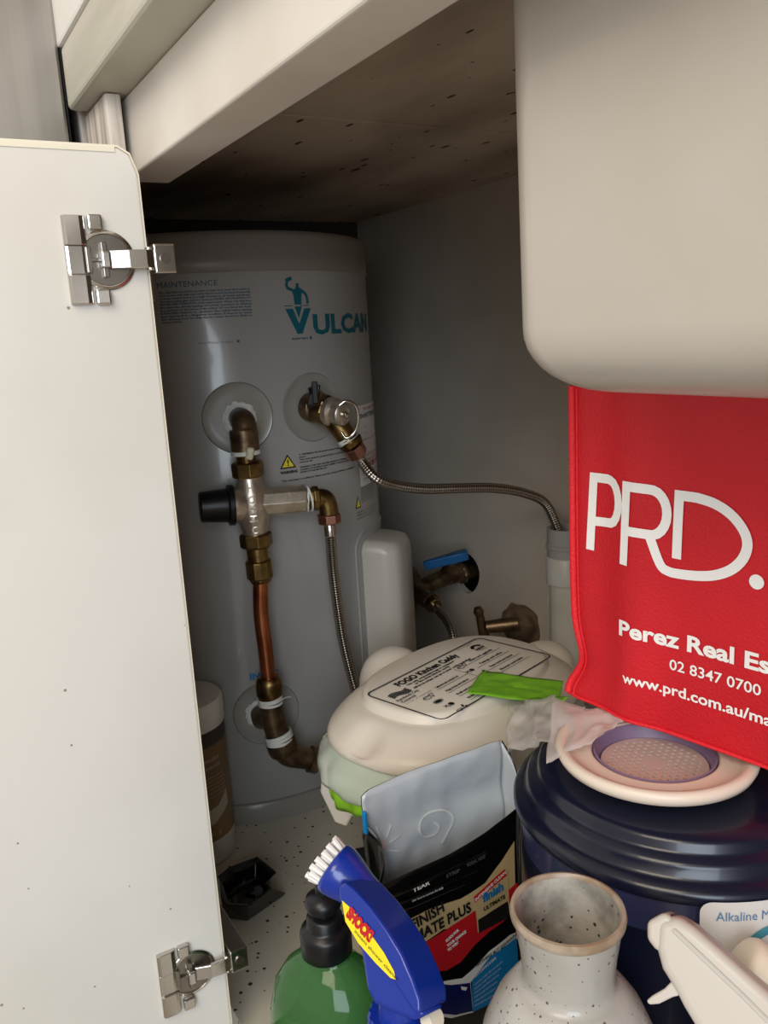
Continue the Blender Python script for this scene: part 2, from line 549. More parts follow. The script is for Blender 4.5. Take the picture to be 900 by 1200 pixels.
# back wall with two pipe holes
def wall_with_holes():
    holes = [((-.4635, .1685), .036, .030), ((-.338, .112), .031, .029)]
    bm = bmesh.new()
    out = [(-.737, 0), (1.10, 0), (1.10, ZC), (-.737, ZC)]
    ev = [bm.verts.new((x, 0, z)) for x, z in out]
    edges = [bm.edges.new((ev[i], ev[(i+1) % 4])) for i in range(4)]
    for (cx, cz), r, rz in holes:
        hv = []
        for i in range(28):
            a = 2*PI*i/28
            w = 1+.05*math.sin(3*a+cx*40)
            hv.append(bm.verts.new((cx+r*w*math.cos(a), 0, cz+rz*1.1*w*math.sin(a))))
        edges += [bm.edges.new((hv[i], hv[(i+1) % 28])) for i in range(28)]
    bmesh.ops.triangle_fill(bm, edges=edges, use_beauty=True)
    r = bmesh.ops.extrude_face_region(bm, geom=bm.faces[:])
    for g in r['geom']:
        if isinstance(g, bmesh.types.BMVert): g.co.y += .012
    for v in bm.verts: v.co.y += BY
    bmesh.ops.recalc_face_normals(bm, faces=bm.faces)
    me = bpy.data.meshes.new('wall_back'); bm.to_mesh(me); bm.free()
    me.materials.append(M_['back'])
    o = bpy.data.objects.new('wall_back', me); COL.objects.link(o)
    setp(o, kind='structure', label='cream board back wall of the cupboard with two rough pipe holes')
    MB().box((-.737, BY+.05, -.12), (1.10, BY+.06, ZC)).build('cavity_lining', 'hole', o, smooth=False)
wall_with_holes()
# ceiling: two raw boards with an open joint
ce = setp(bpy.data.objects.new('ceiling', None), kind='structure'); COL.objects.link(ce)
for x0, x1, dz in ((-.755, -.1436, 0), (-.1416, 1.118, .0008)):
    MB().box((x0, .002, ZC+dz), (x1, BY+.05, ZC+.02)).build('board', 'ceil', ce, smooth=False, bevel=.0012)
# blind front left of the door, with filler strip
wf = setp(MB().box((-.185, -.0045, -.018), (-.0997, -.0004, .7147)).build('wall_front', 'raw', smooth=False, bevel=.002), kind='structure',
     label='rough white timber end showing above the door')
MB().box((-.235, -.0045, -.018), (-.1925, -.0004, .7147)).build('filler_strip', 'raw', wf, smooth=False, bevel=.003)
MB().box((-.737, -.0045, -.018), (-.2355, -.0004, .7147)).build('blind_panel', 'wall', wf, smooth=False)
MB().box((-.1925, -.003, -.018), (-.185, -.0006, .7147)).build('groove_lining', 'hole', wf, smooth=False)
MB().box((-.0997, -.0045, -.018), (-.0765, -.0004, .6925)).build('panel_edge', 'raw', wf, smooth=False)
MB().box((-.108, -.015, .61), (-.0440, -.0047, .6933)).build('corner_block', 'raw', wf, smooth=False, bevel=.0015)
MB().box((-.135, -.018, .61), (-.1105, -.0047, .7140)).build('corner_block', 'raw', wf, smooth=False, bevel=.0015)
# front rail
setp(MB().box((-.076, 0, .6445), (1.10, .032, .6935)).build('trim_1', 'beam', smooth=False, bevel=.0018, seg=3), kind='structure',
     label='white front rail across the top of the cupboard opening')
setp(MB().box((-.76, -.016, -.12), (1.118, 0, -.02)).build('baseboard_front', 'lam', smooth=False), kind='structure')
# worktop
wt = thing('worktop', 'white kitchen worktop above the cupboard with a greenish raw underside edge', 'worktop', (.4, .25, .735))
MB().box((-.30, -.0288, .7348), (1.35, BY+.06, .775)).build('top_board', 'stone', wt, smooth=False, bevel=.002)
st = MB().box((-.0992, -.0275, .6938), (1.35, .030, .7345)).build('edge_strip', 'strip', wt, smooth=False, bevel=.0035, seg=3)
# steel appliance in the adjoining run
ap = thing('appliance', 'brushed steel appliance front at far left, beyond the open door', 'appliance', (-.1, -.33, 0))
MB().box((-.118, -.62, -.02), (-.1, -.0282, .80)).build('steel_panel', 'steel', ap, smooth=False, bevel=.0025)
MB().box((-.62, -.61, -.05), (-.1185, -.036, .80)).build('cabinet_body', 'black', ap, smooth=False)
MB().box((-.118, -.0281, -.02), (-.1004, -.0272, .80)).build('door_seal', 'black', ap, smooth=False)

# ================================================================== CUPBOARD DOOR with two hinges
door = thing('cupboard_door', 'open white cupboard door seen from its hinged inner side', 'door', (0, -.0115, .02))
def door_panel():
    poly = [(-.0115, .012), (-.0115, .635), (-.0155, .6465), (-.0225, .6505), (-.52, .6505), (-.52, .012)]
    b = MB()
    for x in (-.018, 0):
        pass
    vs = [(-.018, y, z) for y, z in poly]+[(0, y, z) for y, z in poly]
    n = len(poly)
    b.add(vs, [tuple(range(n)), tuple(reversed(range(n, 2*n)))]+[(i, (i+1) % n, n+(i+1) % n, n+i) for i in range(n)])
    return b
door_panel().build('door_panel', 'door', door, smooth=False, bevel=.0012)
# cream edge band that wraps the top
b = MB()
bp = [(-.0108, .012), (-.0108, .6352), (-.0150, .6475), (-.0222, .6517), (-.52, .6517)]
bq = [(-.0115, .012), (-.0115, .635), (-.0155, .6465), (-.0225, .6505), (-.52, .6505)]
for i in range(4):
    a0, a1, c1, c0 = bp[i], bp[i+1], bq[i+1], bq[i]
    vs = [(x, y, z) for x in (-.0182, .0003) for y, z in (a0, a1, c1, c0)]
    b.add(vs, [(0,1,2,3),(4,7,6,5),(0,4,5,1),(1,5,6,2),(2,6,7,3),(3,7,4,0)])
b.build('edge_band', 'edge', door, smooth=False)
# a fold of cream band is seen lying across the top of the inner face
MB().box((-.0004, -.52, .6475), (.0006, -.024, .6506)).build('edge_band', 'edge', door, smooth=False)
def hinge(zc, lab):
    X = lambda x, y, z: Vector((x, -.0115-.025+y, zc+z))   # y towards the hinge edge
    def P(lo, hi, M=None): return lo, hi
    root = MB()
    def bx(b, lo, hi): b.box(X(*lo), X(*hi)); return b
    # arched cover plate at the far side of the cup
    for z0, z1, h in ((-.0260, -.0085, .0042), (-.0085, .0085, .0028), (.0085, .0260, .0042)):
        prof = [(-.0245, 0), (-.0245, h*.7), (-.0225, h), (-.0145, h), (-.0115, h*.8), (-.0105, 0)]
        vs = [X(x, y, z) for z in (z0, z1) for y, x in prof]
        n = len(prof)
        root.add(vs, [tuple(range(n)), tuple(reversed(range(n, 2*n)))]+[(i, (i+1) % n, n+(i+1) % n, n+i) for i in range(n)])
    h = root.build('hinge', 'chrome', door, smooth=False, bevel=.0006)
    h['label'] = lab
    for s in (-1, 1):
        lo, hi = sorted((s*.0175, s*.0265))
        MB().box(X(0, -.0095, lo), X(.0048, -.0010, hi)).build('hinge_tab', 'chrome', h, smooth=False, bevel=.001)
    # cup: flange ring and recessed bowl
    c = X(0, -.0005, 0)
    M = frame(c, (1, 0, 0), (0, 0, 1))
    MB().lathe([(.0150, .0003), (.0178, .0003), (.0178, .0012), (.0170, .0018), (.0155, .0018), (.0150, .0012)], M, 48, close=True).build('cup_flange', 'chrome', h)
    MB().lathe([(.0, .0004), (.0148, .0004), (.0152, .0011)], M, 48).build('hinge_cup', 'chromed', h)
    q = MB()
    bx(q, (.001, -.0125, -.0078), (.0035, -.0095, .0078))
    bx(q, (.001, -.0118, -.0012), (.0032, .003, .0012))
    bx(q, (.001, -.0035, -.0105), (.0045, .0, .0105))
    q.build('cup_link', 'chromed', h, smooth=False, bevel=.0005)
    q = MB()
    bx(q, (.0012, -.0045, -.0052), (.0075, .0012, .0052))
    q.build('spring_block', 'chrome', h, smooth=False, bevel=.0012)
    # arm out of the cup across the door edge
    q = MB()
    prof = [(.0012, .0045), (.012, .0085), (.0225, .0095), (.0285, .0075), (.0285, .0045), (.0225, .0065), (.012, .0055), (.0012, .0015)]
    prof = [(y, x) for y, x in prof]
    vs = [X(x, y, z) for z in (-.0055, .0055) for y, x in prof]
    n = len(prof)
    q.add(vs, [tuple(range(n)), tuple(reversed(range(n, 2*n)))]+[(i, (i+1) % n, n+(i+1) % n, n+i) for i in range(n)])
    for s in (-1, 1):
        q.tube([X(.006, .0255, s*.0062-.001), X(.006, .0255, s*.0062+.001)], .0032, 12)
    q.build('hinge_arm', 'chrome', h, smooth=False, bevel=.0006)
    q = MB()
    # carcass bracket: channel running back along the blind panel
    q.box(X(.0065, .0275, -.0085), X(.0085, .041, .0085))
    q.box(X(-.066, .0275, .0075), X(.0085, .041, .0090))
    q.box(X(-.066, .0275, -.0090), X(.0085, .041, -.0075))
    q.build('mounting_bracket', 'chrome', h, smooth=False, bevel=.001)
    q = MB()
    q.box(X(-.072, .024, -.022), X(-.064, .046, .022))
    q.build('mounting_plate', 'chromed', h, smooth=False, bevel=.001)
    q = MB()
    q.tube([X(.0084, .034, 0), X(.0096, .034, 0)], .0032, 14)
    q.build('screw', 'chromed', h)
    return h
hinge(.5843, 'upper concealed hinge')
hinge(.0760, 'lower concealed hinge')

# ================================================================== SINK BOWL
def bowl():
    root = thing('sink_bowl', 'underside of the grey-beige composite sink bowl hanging from the worktop', 'sink', (.5, .25, .51))
    x0, x1, y0, y1, zb, zt = .2730, .92, .052, .46, .5030, .7145
    b = MB()
    rings = []
    rc = .022
    N = 10
    def ring(ins, z, r):
        return [(x, y, z) for x, y in round_rect(x0+ins, y0+ins, x1-ins, y1-ins, r, 8)]
    lv = [(0, zt, rc), (0, .62, rc), (.0005, zb+.026, rc)]
    for i in range(1, N+1):
        a = PI/2*i/N
        lv.append((.0005+.026*(1-math.cos(a)), zb+.026-.026*math.sin(a), rc*(1-.1*i/N)))
    lv += [(.09, zb-.001, .02), (.19, zb-.003, .008)]
    vs = []; fs = []
    for l in lv: vs += ring(*l)
    n = len(vs)//len(lv)
    for j in range(len(lv)-1):
        for i in range(n): fs.append((j*n+i, j*n+(i+1) % n, (j+1)*n+(i+1) % n, (j+1)*n+i))
    fs.append(tuple((len(lv)-1)*n+i for i in range(n)))
    b.add(vs, fs)
    b.build('bowl_shell', 'bowl', root, angle=70)
    MB().lathe([(.0, .47), (.045, .47), (.055, .48), (.055, .512), (0, .512)], Matrix.Translation((.58, .26, 0)), 32).build('drain_outlet', 'pvcg', root)
bowl()

# ================================================================== WATER HEATER
HC = Vector((-.4464, .1858, 0)); HR = .185
def cylw(u, v, off=0):
    a = u/HR
    return Vector((HC.x+(HR+off)*math.cos(a), HC.y+(HR+off)*math.sin(a), v))
def cpt(p, off=0):
    r = ray(p); ox, oy = CAM.x-HC.x, CAM.y-HC.y
    a = r.x*r.x+r.y*r.y; bb = 2*(ox*r.x+oy*r.y); c = ox*ox+oy*oy-(HR+off)**2
    D = max(bb*bb-4*a*c, 0)
    return CAM+r*((-bb-math.sqrt(D))/2/a)
def cuv(p):
    q = cpt(p); return (math.atan2(q.y-HC.y, q.x-HC.x)*HR, q.z)
heater = thing('water_heater', 'grey cylindrical electric hot water heater standing in the cupboard corner', 'water heater', (HC.x, HC.y, 0))
TH = Matrix.Translation((HC.x, HC.y, 0))
MB().lathe([(.18, .0245), (HR-.0003, .025), (HR, .0265), (HR, .5985), (HR-.0005, .6), (.17, .6)], TH, 128).build('tank_shell', 'enamel', heater, angle=60)
MB().lathe([(.17, .598), (HR-.001, .598), (HR+.0015, .6005), (HR+.0015, .612), (HR+.0005, .6135), (HR+.0008, .632), (HR-.004, .6385), (.16, .641), (0, .641)], TH, 128).build('top_cap', 'cap', heater, angle=60)
MB().lathe([(.17, 0), (HR+.0015, 0), (HR+.0015, .0215), (HR-.0002, .0235), (.17, .0235)], TH, 128).build('base_band', 'disc', heater, angle=60)
def cover_disc(u, v, r, name='pipe_rosette', dr=.001):
    b = MB()
    nr = [(0, .0006), (.3*r, .0006), (.7*r, .0008), (.93*r, .0010), (.97*r, .0018), (r, .0006), (r, -.001)]
    vs = []; fs = []; n = 48
    for q, h in nr:
        for i in range(n):
            a = 2*PI*i/n
            vs.append(cylw(u+q*math.cos(a), v+q*math.sin(a), h))
    for j in range(len(nr)-1):
        for i in range(n): fs.append((j*n+i, j*n+(i+1) % n, (j+1)*n+(i+1) % n, (j+1)*n+i))
    b.add(vs, fs)
    return b.build(name, 'disc', heater, angle=50)
cover_disc(-48.0/1000, .455, .0365)
cover_disc(36.0/1000, .4585, .0365)
cover_disc(-46.5/1000, .130, .0365)
# torn white seal around hot outlet and inlet
def seal(u, v, r0, r1, nm='seal_ring', m='tape'):
    b = MB(); n = 40; vs = []; fs = []
    rr = random.Random(int(u*9999+v*999))
    jit = [rr.uniform(-.0012, .0012) for _ in range(n)]
    for k, (q, h) in enumerate(((r0, .001), (r0, .0035), ((r0+r1)/2, .0048), (r1, .0025), (r1, .001))):
        for i in range(n):
            a = 2*PI*i/n
            qq = q+jit[i]*(1 if k > 1 else .3)
            vs.append(cylw(u+qq*math.cos(a), v+qq*math.sin(a), h))
    for j in range(4):
        for i in range(n): fs.append((j*n+i, j*n+(i+1) % n, (j+1)*n+(i+1) % n, (j+1)*n+i))
    return b.add(vs, fs).build(nm, m, heater)
seal(-.0465, .4545, .0115, .0170)
seal(-.053, .1315, .0110, .0165)
# element cover on the right flank
def element_cover():
    # base frame outline printed / moulded on the shell
    u0, u1, v0, v1 = .088, .215, .02, .306
    pts = round_rect(u0, v0, u1, v1, .022, 8); pts.append(pts[0])
    pts2 = []
    for i in range(len(pts)-1):
        for k in range(4):
            t = k/4
            pts2.append((pts[i][0]*(1-t)+pts[i+1][0]*t, pts[i][1]*(1-t)+pts[i+1][1]*t))
    pts2.append(pts2[0])
    b = MB()
    b.tube([cylw(u, v, .0003) for u, v in pts2], .0016, 8, cap=False)
    b.build('recess_rim', 'enamel', heater)
    # box: centre on the shell at angle, extends outwards
    a = rad(44)
    o = HC+Vector((math.cos(a), math.sin(a), 0))*(HR-.012)
    R = Vector((math.cos(a), math.sin(a), 0)); T = Vector((-math.sin(a), math.cos(a), 0))
    b = MB()
    lv = [(.0, .040, .0), (.030, .039, .002), (.044, .036, .005), (.050, .028, .012)]
    vs = []; fs = []
    for d, hw, ins in lv:
        for x, y in round_rect(-hw, .055+ins, hw, .296-ins, .014, 5):
            vs.append(o+R*d+T*x+Vector((0, 0, y)))
    n = len(vs)//len(lv)
    for j in range(len(lv)-1):
        for i in range(n): fs.append((j*n+i, j*n+(i+1) % n, (j+1)*n+(i+1) % n, (j+1)*n+i))
    fs.append(tuple((len(lv)-1)*n+i for i in range(n)))
    b.add(vs, fs)
    b.build('element_cover', 'cover', heater, angle=60)['label'] = 'beige box cover'
element_cover()
EPS = .0005
cf = lambda u, v: cylw(u, v, EPS)
# brand name
L = []
zb, zt2 = .5348, .5545
V0 = [(.0115, .5610), (.0205, .5610), (.0268, .5455), (.0345, .5610), (.0430, .5610), (.0300, .5355), (.0238, .5355)]
L.append(polypatch(V0))
L.append(polypatch([(.0225, .5632), (.0315, .5632), (.0270, .5512)]))
L.append(fit_text('ULCAN', .0445, .1660, zb,   .0195, bold=.0011, seg=.006, res=2))
# torso figure with raised arm and hammer above the V
fig = [polypatch([(.0228, .5650), (.0222, .5745), (.0205, .5795), (.0250, .5810), (.0262, .5840), (.0258, .5862), (.0296, .5862), (.0296, .5838), (.0302, .5818), (.0345, .5795), (.0322, .5745), (.0312, .5650)]),
       stroke([(.0218, .5795), (.0160, .5815), (.0148, .5850), (.0172, .5905)], .0030),
       stroke([(.0142, .5888), (.0215, .5915)], .0036),
       stroke([(.0330, .5790), (.0372, .5755), (.0392, .5705), (.0392, .5655)], .0030),
       stroke([(.0105, .5640), (.0405, .5640)], .0008)]
printed(L, cf, 'lettering', 'teal', heater, 'large teal VULCAN name')
printed(fig, cf, 'logo_figure', 'teal', heater)
sm = [fit_text('MAINTENANCE', -.1150, -.0560, .5866, .0052, bold=0, seg=.02, res=2, sp=1.04)]
printed(sm, cf, 'lettering', 'navyink', heater)
para = ['The relief valve should be operated at least once every six months to',
        'remove lime deposits and verify that it is not blocked frequently',
        'in areas where there is a high incidence of water hardness.',
        'The valve easing gear must be operated EVERY SIX MONTHS TO',
        'ENSURE SAFE OPERATION of the water heater. Water may drip from',
        'the drain line during heating of normal operation or drained',
        'by a plumber on the advice of the maker. Do not block the drain.',
        'DANGER: Failure to operate the relief valve easing',
        'gear may result in a dangerous condition. If there is no water',
        'flow discharge from the drain line the heater should be. (Refer to',
        'Owners Guide)']
ps = []
for i, t in enumerate(para):
    w = .090 if i < 10 else .020
    ps.append(fit_text(t, -.1142, -.1142+w, .5812-.00285*i, .00165, bold=.00009, seg=.03, res=1))
printed(ps, cf, 'small_print', 'navyink', heater); ps = []
ps.append(fit_text('Hot Water Outlet', -.0796, -.0460, .5306, .0022, bold=0, seg=.02, res=1))
ps.append(disc(-.0408, .5316, .0014, 12))
printed(ps, cf, 'small_print', 'navyink', heater); ps = []
ps.append(fit_text('Relief Valve', .0170, .0370, .5300, .0017, bold=.0001, seg=.02, res=1))
ps.append(disc(.0402, .5308, .0013, 12, .0018))
printed(ps, cf, 'small_print', 'navyink', heater)
printed([fit_text('INLET', -.0612, -.0297, .1715, .0068, bold=.0004, seg=.01, res=1)], cf, 'lettering', 'blueink', heater)
# warning blocks
printed([polypatch([(-.0088, .3975), (.0098, .3975), (.0005, .4125)], .008)], cf, 'warning_triangle', 'ink', heater)
printed([polypatch([(-.0064, .3990), (.0074, .3990), (.0005, .4098)], .008)], lambda u, v: cylw(u, v, EPS*1.6), 'warning_triangle', 'yellow', heater, 'yellow warning triangle face')
wl = [fit_text('!', -.0006, .0016, .4002, .0070, bold=.0003, res=1), fit_text('WARNING', -.0092, .0106, .3922, .0028, bold=.0002, seg=.02, res=1)]
printed(wl, lambda u, v: cylw(u, v, EPS*2.2), 'small_print', 'ink', heater)
wt_ = []
for i, t in enumerate(['A TEMPERING VALVE should be fitted. Please Read the Instructions', 'below.', 'This unit must be isolated before Servicing and must be',
                       'turned off.', '', 'WARNING: THIS UNIT DELIVERS WATER AT A TEMPERATURE', 'CAPABLE OF CAUSING SCALDS. REFER TO INSTALLATION', 'INSTRUCTIONS BEFORE USE']):
    if t: wt_.append(fit_text(t, .0142, .0142+min(.0835, len(t)*.00150), .4095-.0027*i, .00155, bold=.00009, seg=.02, res=1))
wt_.append(fit_text('This warranty is conditional. Please read the Owners Guide for conditions.', -.0078, .0960, .3838, .0017, bold=.0001, seg=.02, res=1))
printed(wt_, cf, 'small_print', 'ink', heater); wt_ = []
for i in range(6):
    wt_.append(fit_text('WARNING: Isolate power before removing the cover.', .1075, .1500, .3560-.0030*i, .0016, seg=.02, res=1))
for i in range(3):
    wt_.append(fit_text('WARNING Ensure the tank is full before use', .0950, .1480, .3300-.0035*i, .0018, seg=.02, res=1))
printed(wt_, cf, 'small_print', 'ink', heater)
printed([polypatch([(.0935, .3360), (.1055, .3360), (.0995, .3500)], .008)], cf, 'warning_triangle', 'ink', heater)
printed([polypatch([(.0955, .3374), (.1035, .3374), (.0995, .3472)], .008)], lambda u, v: cylw(u, v, EPS*1.6), 'warning_triangle', 'yellow', heater)
# white sticker with red and blue words
printed([quadpatch(.1080, .3590, .1900, .4520, 14, 3)], cf, 'warning_sticker', 'paper', heater)
sf = lambda u, v: cylw(u, v, EPS*1.7)
printed([fit_text('WARNING', .1260, .1850, .4455, .0035, seg=.008, res=1), fit_text('DANGER KEEP', .1260, .1850, .3860, .0038, seg=.008, res=1),
         fit_text('WATER HOT', .1230, .1850, .3790, .0055, bold=.0004, seg=.008, res=1), fit_text('ALWAYS FILL', .1260, .1850, .3920, .0035, seg=.008, res=1)], sf, 'lettering', 'redink', heater)
printed([fit_text("DON'T TURN ON", .1180, .1850, .4370, .0050, bold=.0003, seg=.008, res=1), fit_text('until the tank is full', .1180, .1850, .4110, .0026, seg=.008, res=1),
         fit_text('IF', .1280, .1320, .4250, .003, res=1), fit_text('OR', .1280, .1330, .4180, .003, res=1), fit_text('Read the owners guide', .1160, .1850, .3720, .0024, seg=.008, res=1),
         fit_text('before switching on power', .1160, .1850, .3660, .0024, seg=.008, res=1)], sf, 'lettering', 'greyink', heater)

# ================================================================== TEMPERING VALVE AND PIPEWORK
OFF = .040
hot = cylw(-.0465, .4545, 0)
hotn = Vector((math.cos(-.0465/HR), math.sin(-.0465/HR), 0))
top = hot+hotn*OFF
valve_c = cpt((293, 591), OFF)
dn = (cpt((301, 640), OFF)-cpt((290, 545), OFF)).normalized()
axA = cpt((287, 520), OFF)
# elbow out of the tank
el = thing('brass_elbow', 'tarnished brass elbow leaving the tank at the hot water outlet', 'pipe fitting', hot)
path = smooth_path([hot-hotn*.002, hot+hotn*.020, hot+hotn*.034+Vector((0, 0, -.003)), hot+hotn*.0405+Vector((0, 0, -.014)), axA+Vector((0,0,.010)), axA], 6)
MB().tube(path, [.0105+.0015*min(1, i/8) for i in range(len(path))], 24).build('elbow_body', 'darkbrass', el)
Mx = frame(axA, dn)
def along(z): return axA+dn*z
Lz = lambda p: (cpt(p, OFF)-axA).dot(dn)
z1 = Lz((288, 532)); zn0 = Lz((289, 541)); zn1 = Lz((291, 559)); zb1 = Lz((297, 626)); zn2 = Lz((299, 641)); zc1 = Lz((302, 656)); zc2 = Lz((303, 678))
MB().lathe([(.0, -.014), (.0135, -.014), (.0140, -.012), (.0140, z1-.001), (.0130, z1), (0, z1)], Mx, 32).build('collar', 'darkbrass', el)
MB().lathe([(.0136, z1-.004), (.0146, z1-.003), (.0143, z1+.0005), (.0120, z1+.001)], Mx, 24).build('tape_ring', 'tape', el)
MB().box((-.003, -.006, -.003), (.004, .006, .009), M=frame(along(z1)+Vector((.0135, -.001, -.001)), (.1, .2, 1))).build('sealant_smear', 'glue', el, bevel=.002)
tv = thing('tempering_valve', 'cast nickel tempering valve with black knob in front of the tank', 'valve', valve_c)
b = MB().lathe([(.0, z1+.001), (.0100, z1+.001), (.0100, zn0+.001), (0, zn0+.001)], Mx, 24)
nut(b, Mx, .0160, zn0, zn1, n=8)
b.build('union_nut', 'brass', tv, smooth=False, bevel=.0004)
Lb = zb1-zn1; c0 = zn1
bodyp = [(.0, c0), (.0120, c0), (.0122, c0+.004), (.0145, c0+.010), (.0160, c0+.018), (.0172, c0+Lb*.42), (.0172, c0+Lb*.62), (.0150, c0+Lb*.80), (.0128, c0+Lb*.92), (.0124, zb1), (0, zb1)]
MB().lathe(bodyp, Mx, 40).build('valve_body', 'nickel', tv, angle=60)
# side axis: knob left, outlet right
side = (cpt((352, 583), OFF)-cpt((292, 590), OFF))
ctr = cpt((293, 590), OFF)
right = (Vector((-math.sin(-.05/HR-.05), math.cos(-.05/HR-.05), 0))+Vector((0, 0, .0))).normalized()
right = Vector((-.02+.23, .96, -.035)).normalized()
def online(p):      # distance along right for a pixel
    r = ray(p); n = r.cross(right).cross(right) if False else None
    # closest approach of the view ray to the axis
    w0 = CAM-ctr; a = r.dot(r); bb = r.dot(right); c = 1; d = r.dot(w0); e = right.dot(w0)
    return (a*e-bb*d)/(a*c-bb*bb)
Ms = frame(ctr, right)
ro = online((358, 584)); rk0 = online((271, 590)); rk1 = online((234, 592))
MB().lathe([(0, 0), (.0152, 0), (.0152, .012), (.0150, ro-.002), (.0140, ro), (0, ro)], Ms, 8).build('outlet_barrel', 'nickel', tv, smooth=False, bevel=.001)
MB().lathe([(0, 0), (.0155, 0), (.0175, -.010), (.0185, rk0+.006), (.0185, rk0+.001), (0, rk0+.001)], Ms, 40).build('bonnet', 'nickel', tv)
MB().lathe([(0, rk0+.002), (.0205, rk0+.002), (.0205, rk0-.003), (.0175, rk0-.004), (.0168, rk0-.006), (.0150, rk1+.001), (.0135, rk1), (0, rk1)], Ms, 40).build('knob', 'black', tv, angle=50)['label'] = 'black adjusting knob'
# raised letters on the casting
def on_valve(r0, ang0):
    fwd = (CAM-ctr); fwd = (fwd-dn*fwd.dot(dn)).normalized(); sd = dn.cross(fwd)
    def f(u, v):
        a = v/r0
        return axA+dn*u+(fwd*math.cos(a)+sd*math.sin(a))*r0
    return f
f = on_valve(.0180, 0)
def upright(txt, h, z, r0):   # letters reading normally (u sideways, v up)
    fwd = (CAM-ctr); fwd = (fwd-dn*fwd.dot(dn)).normalized(); sd = -dn.cross(fwd)
    vs, fs = fit_text(txt, -h*.38*len(txt), h*.38*len(txt), -h/2, h, bold=.0003, res=2)
    return [axA+dn*(z-v[1])+fwd*(r0*math.cos(v[0]/r0))+sd*(r0*math.sin(v[0]/r0)) for v in vs], fs
b = MB()
b.add(*upright('H', .0075, c0+.0085, .0150)); b.add(*upright('C', .0070, zb1-.0075, .0147))
vs, fs = fit_text('HERO', -.0130, .0130, -.0035, .0070, bold=.0003, res=2)
fwd = (CAM-ctr); fwd = (fwd-dn*fwd.dot(dn)).normalized(); sd = -dn.cross(fwd)
zm = c0+Lb*.50
b.add([axA+dn*(zm-v[0])+fwd*(.0176*math.cos(v[1]/.0176))+(-sd)*(.0176*math.sin(v[1]/.0176)) for v in vs], fs)
b.build('cast_letters', 'nickel', tv, smooth=False, solid=.0008)
b = MB(); nut(b, Mx, .0165, zb1-.001, zn2, n=8)
b.build('union_nut', 'brass', tv, smooth=False, bevel=.0004)
MB().lathe([(0, zn2), (.0110, zn2), (.0108, zc1), (0, zc1)], Mx, 28).build('tail_sleeve', 'brass', tv)
# copper riser
cpp = thing('copper_pipe', 'copper pipe dropping from the tempering valve to the inlet tee', 'pipe', cpt((304, 690), OFF))
b = MB(); nut(b, Mx, .0135, zc1, zc2, n=12)
b.lathe([(0, zc2), (.0115, zc2), (.0100, zc2+.004), (0, zc2+.004)], Mx, 24)
b.build('compression_nut', 'brass', cpp, smooth=False, bevel=.0006)
pe = cpt((315, 796), OFF)
pp = [along(zc2), cpt((306, 720), OFF), cpt((311, 760), OFF), pe]
MB().tube(smooth_path(pp, 8), .0078, 24).build('riser_tube', 'copper', cpp)
dn2 = (cpt((317, 826), OFF)-pe).normalized()
M2 = frame(pe, dn2)
b = MB()
b.lathe([(0, -.003), (.0105, -.003), (.0130, .0), (.0138, .004), (.0138, .016), (.0118, .019), (.0112, .024), (0, .024)], M2, 28)
b.build('compression_nut', 'brass', cpp)
# inlet tee
tee = thing('inlet_elbow', 'dark brass elbow fitting wrapped in white tape at the cold inlet', 'pipe fitting', cpt((325, 870), OFF))
inl = cylw(-.053, .1315, 0); inn = Vector((math.cos(-.053/HR), math.sin(-.053/HR), 0))
tp = cpt((319, 836), OFF)
MB().tube([inl-inn*.002, inl+inn*.015, cpt((320, 846), OFF)-inn*.008], .0115, 24).build('tank_spigot', 'darkbrass', tee)
t0 = pe+dn2*.022
t2 = cpt((330, 872), OFF); t3 = cpt((338, 884), OFF); t4 = cpt((366, 890), OFF+.002)
MB().tube(smooth_path([t0, tp, cpt((323, 852), OFF), t2], 6), [.0125]*19, 28).build('tee_body', 'darkbrass', tee)
d3 = (t2-cpt((323, 852), OFF)).normalized()
MB().tube([t2-d3*.006, t2-d3*.004, t2+d3*.006, t2+d3*.010], [.014, .016, .016, .0145], 28).build('collar', 'darkbrass', tee)
MB().tube(smooth_path([t2+d3*.004, t3, cpt((348, 887), OFF), t4], 6), [.0135-.0025*i/18 for i in range(19)], 28).build('lower_elbow', 'darkbrass', tee)
d4 = (t4-t3).normalized()
MB().tube([t4-d4*.004, t4-d4*.003, t4+d4*.006, t4+d4*.007], [.0120, .0142, .0142, .0125], 28).build('collar', 'darkbrass', tee)
MB().tube([t4+d4*.006, t4+d4*.045], .0085, 20).build('tail_pipe', 'pvcg', tee)
def tape(p, d, r, w, name='tape_ring'):
    M = frame(p, d)
    b = MB()
    for k in range(3):
        tilt = Matrix.Rotation(rad(random.uniform(-9, 9)), 4, 'X') @ Matrix.Rotation(rad(random.uniform(-9, 9)), 4, 'Y')
        z = -w/2+w*k/2
        b.lathe([(r, z-w*.25), (r+.0009, z-w*.2), (r+.0009, z+w*.2), (r, z+w*.25)], M @ tilt, 28, close=True)
    return b
tape(t0+dn2*.001, dn2, .0122, .006).build('tape_ring', 'tape', tee)
tape(t2-d3*.008, d3, .0140, .0075).build('tape_ring', 'tape', tee)
MB().tube([t0+Vector((.012, .005, .001)), t0+Vector((.013, .013, .003)), t0+Vector((.013, .018, .002))], .0004, 6).build('tape_thread', 'tape', tee)
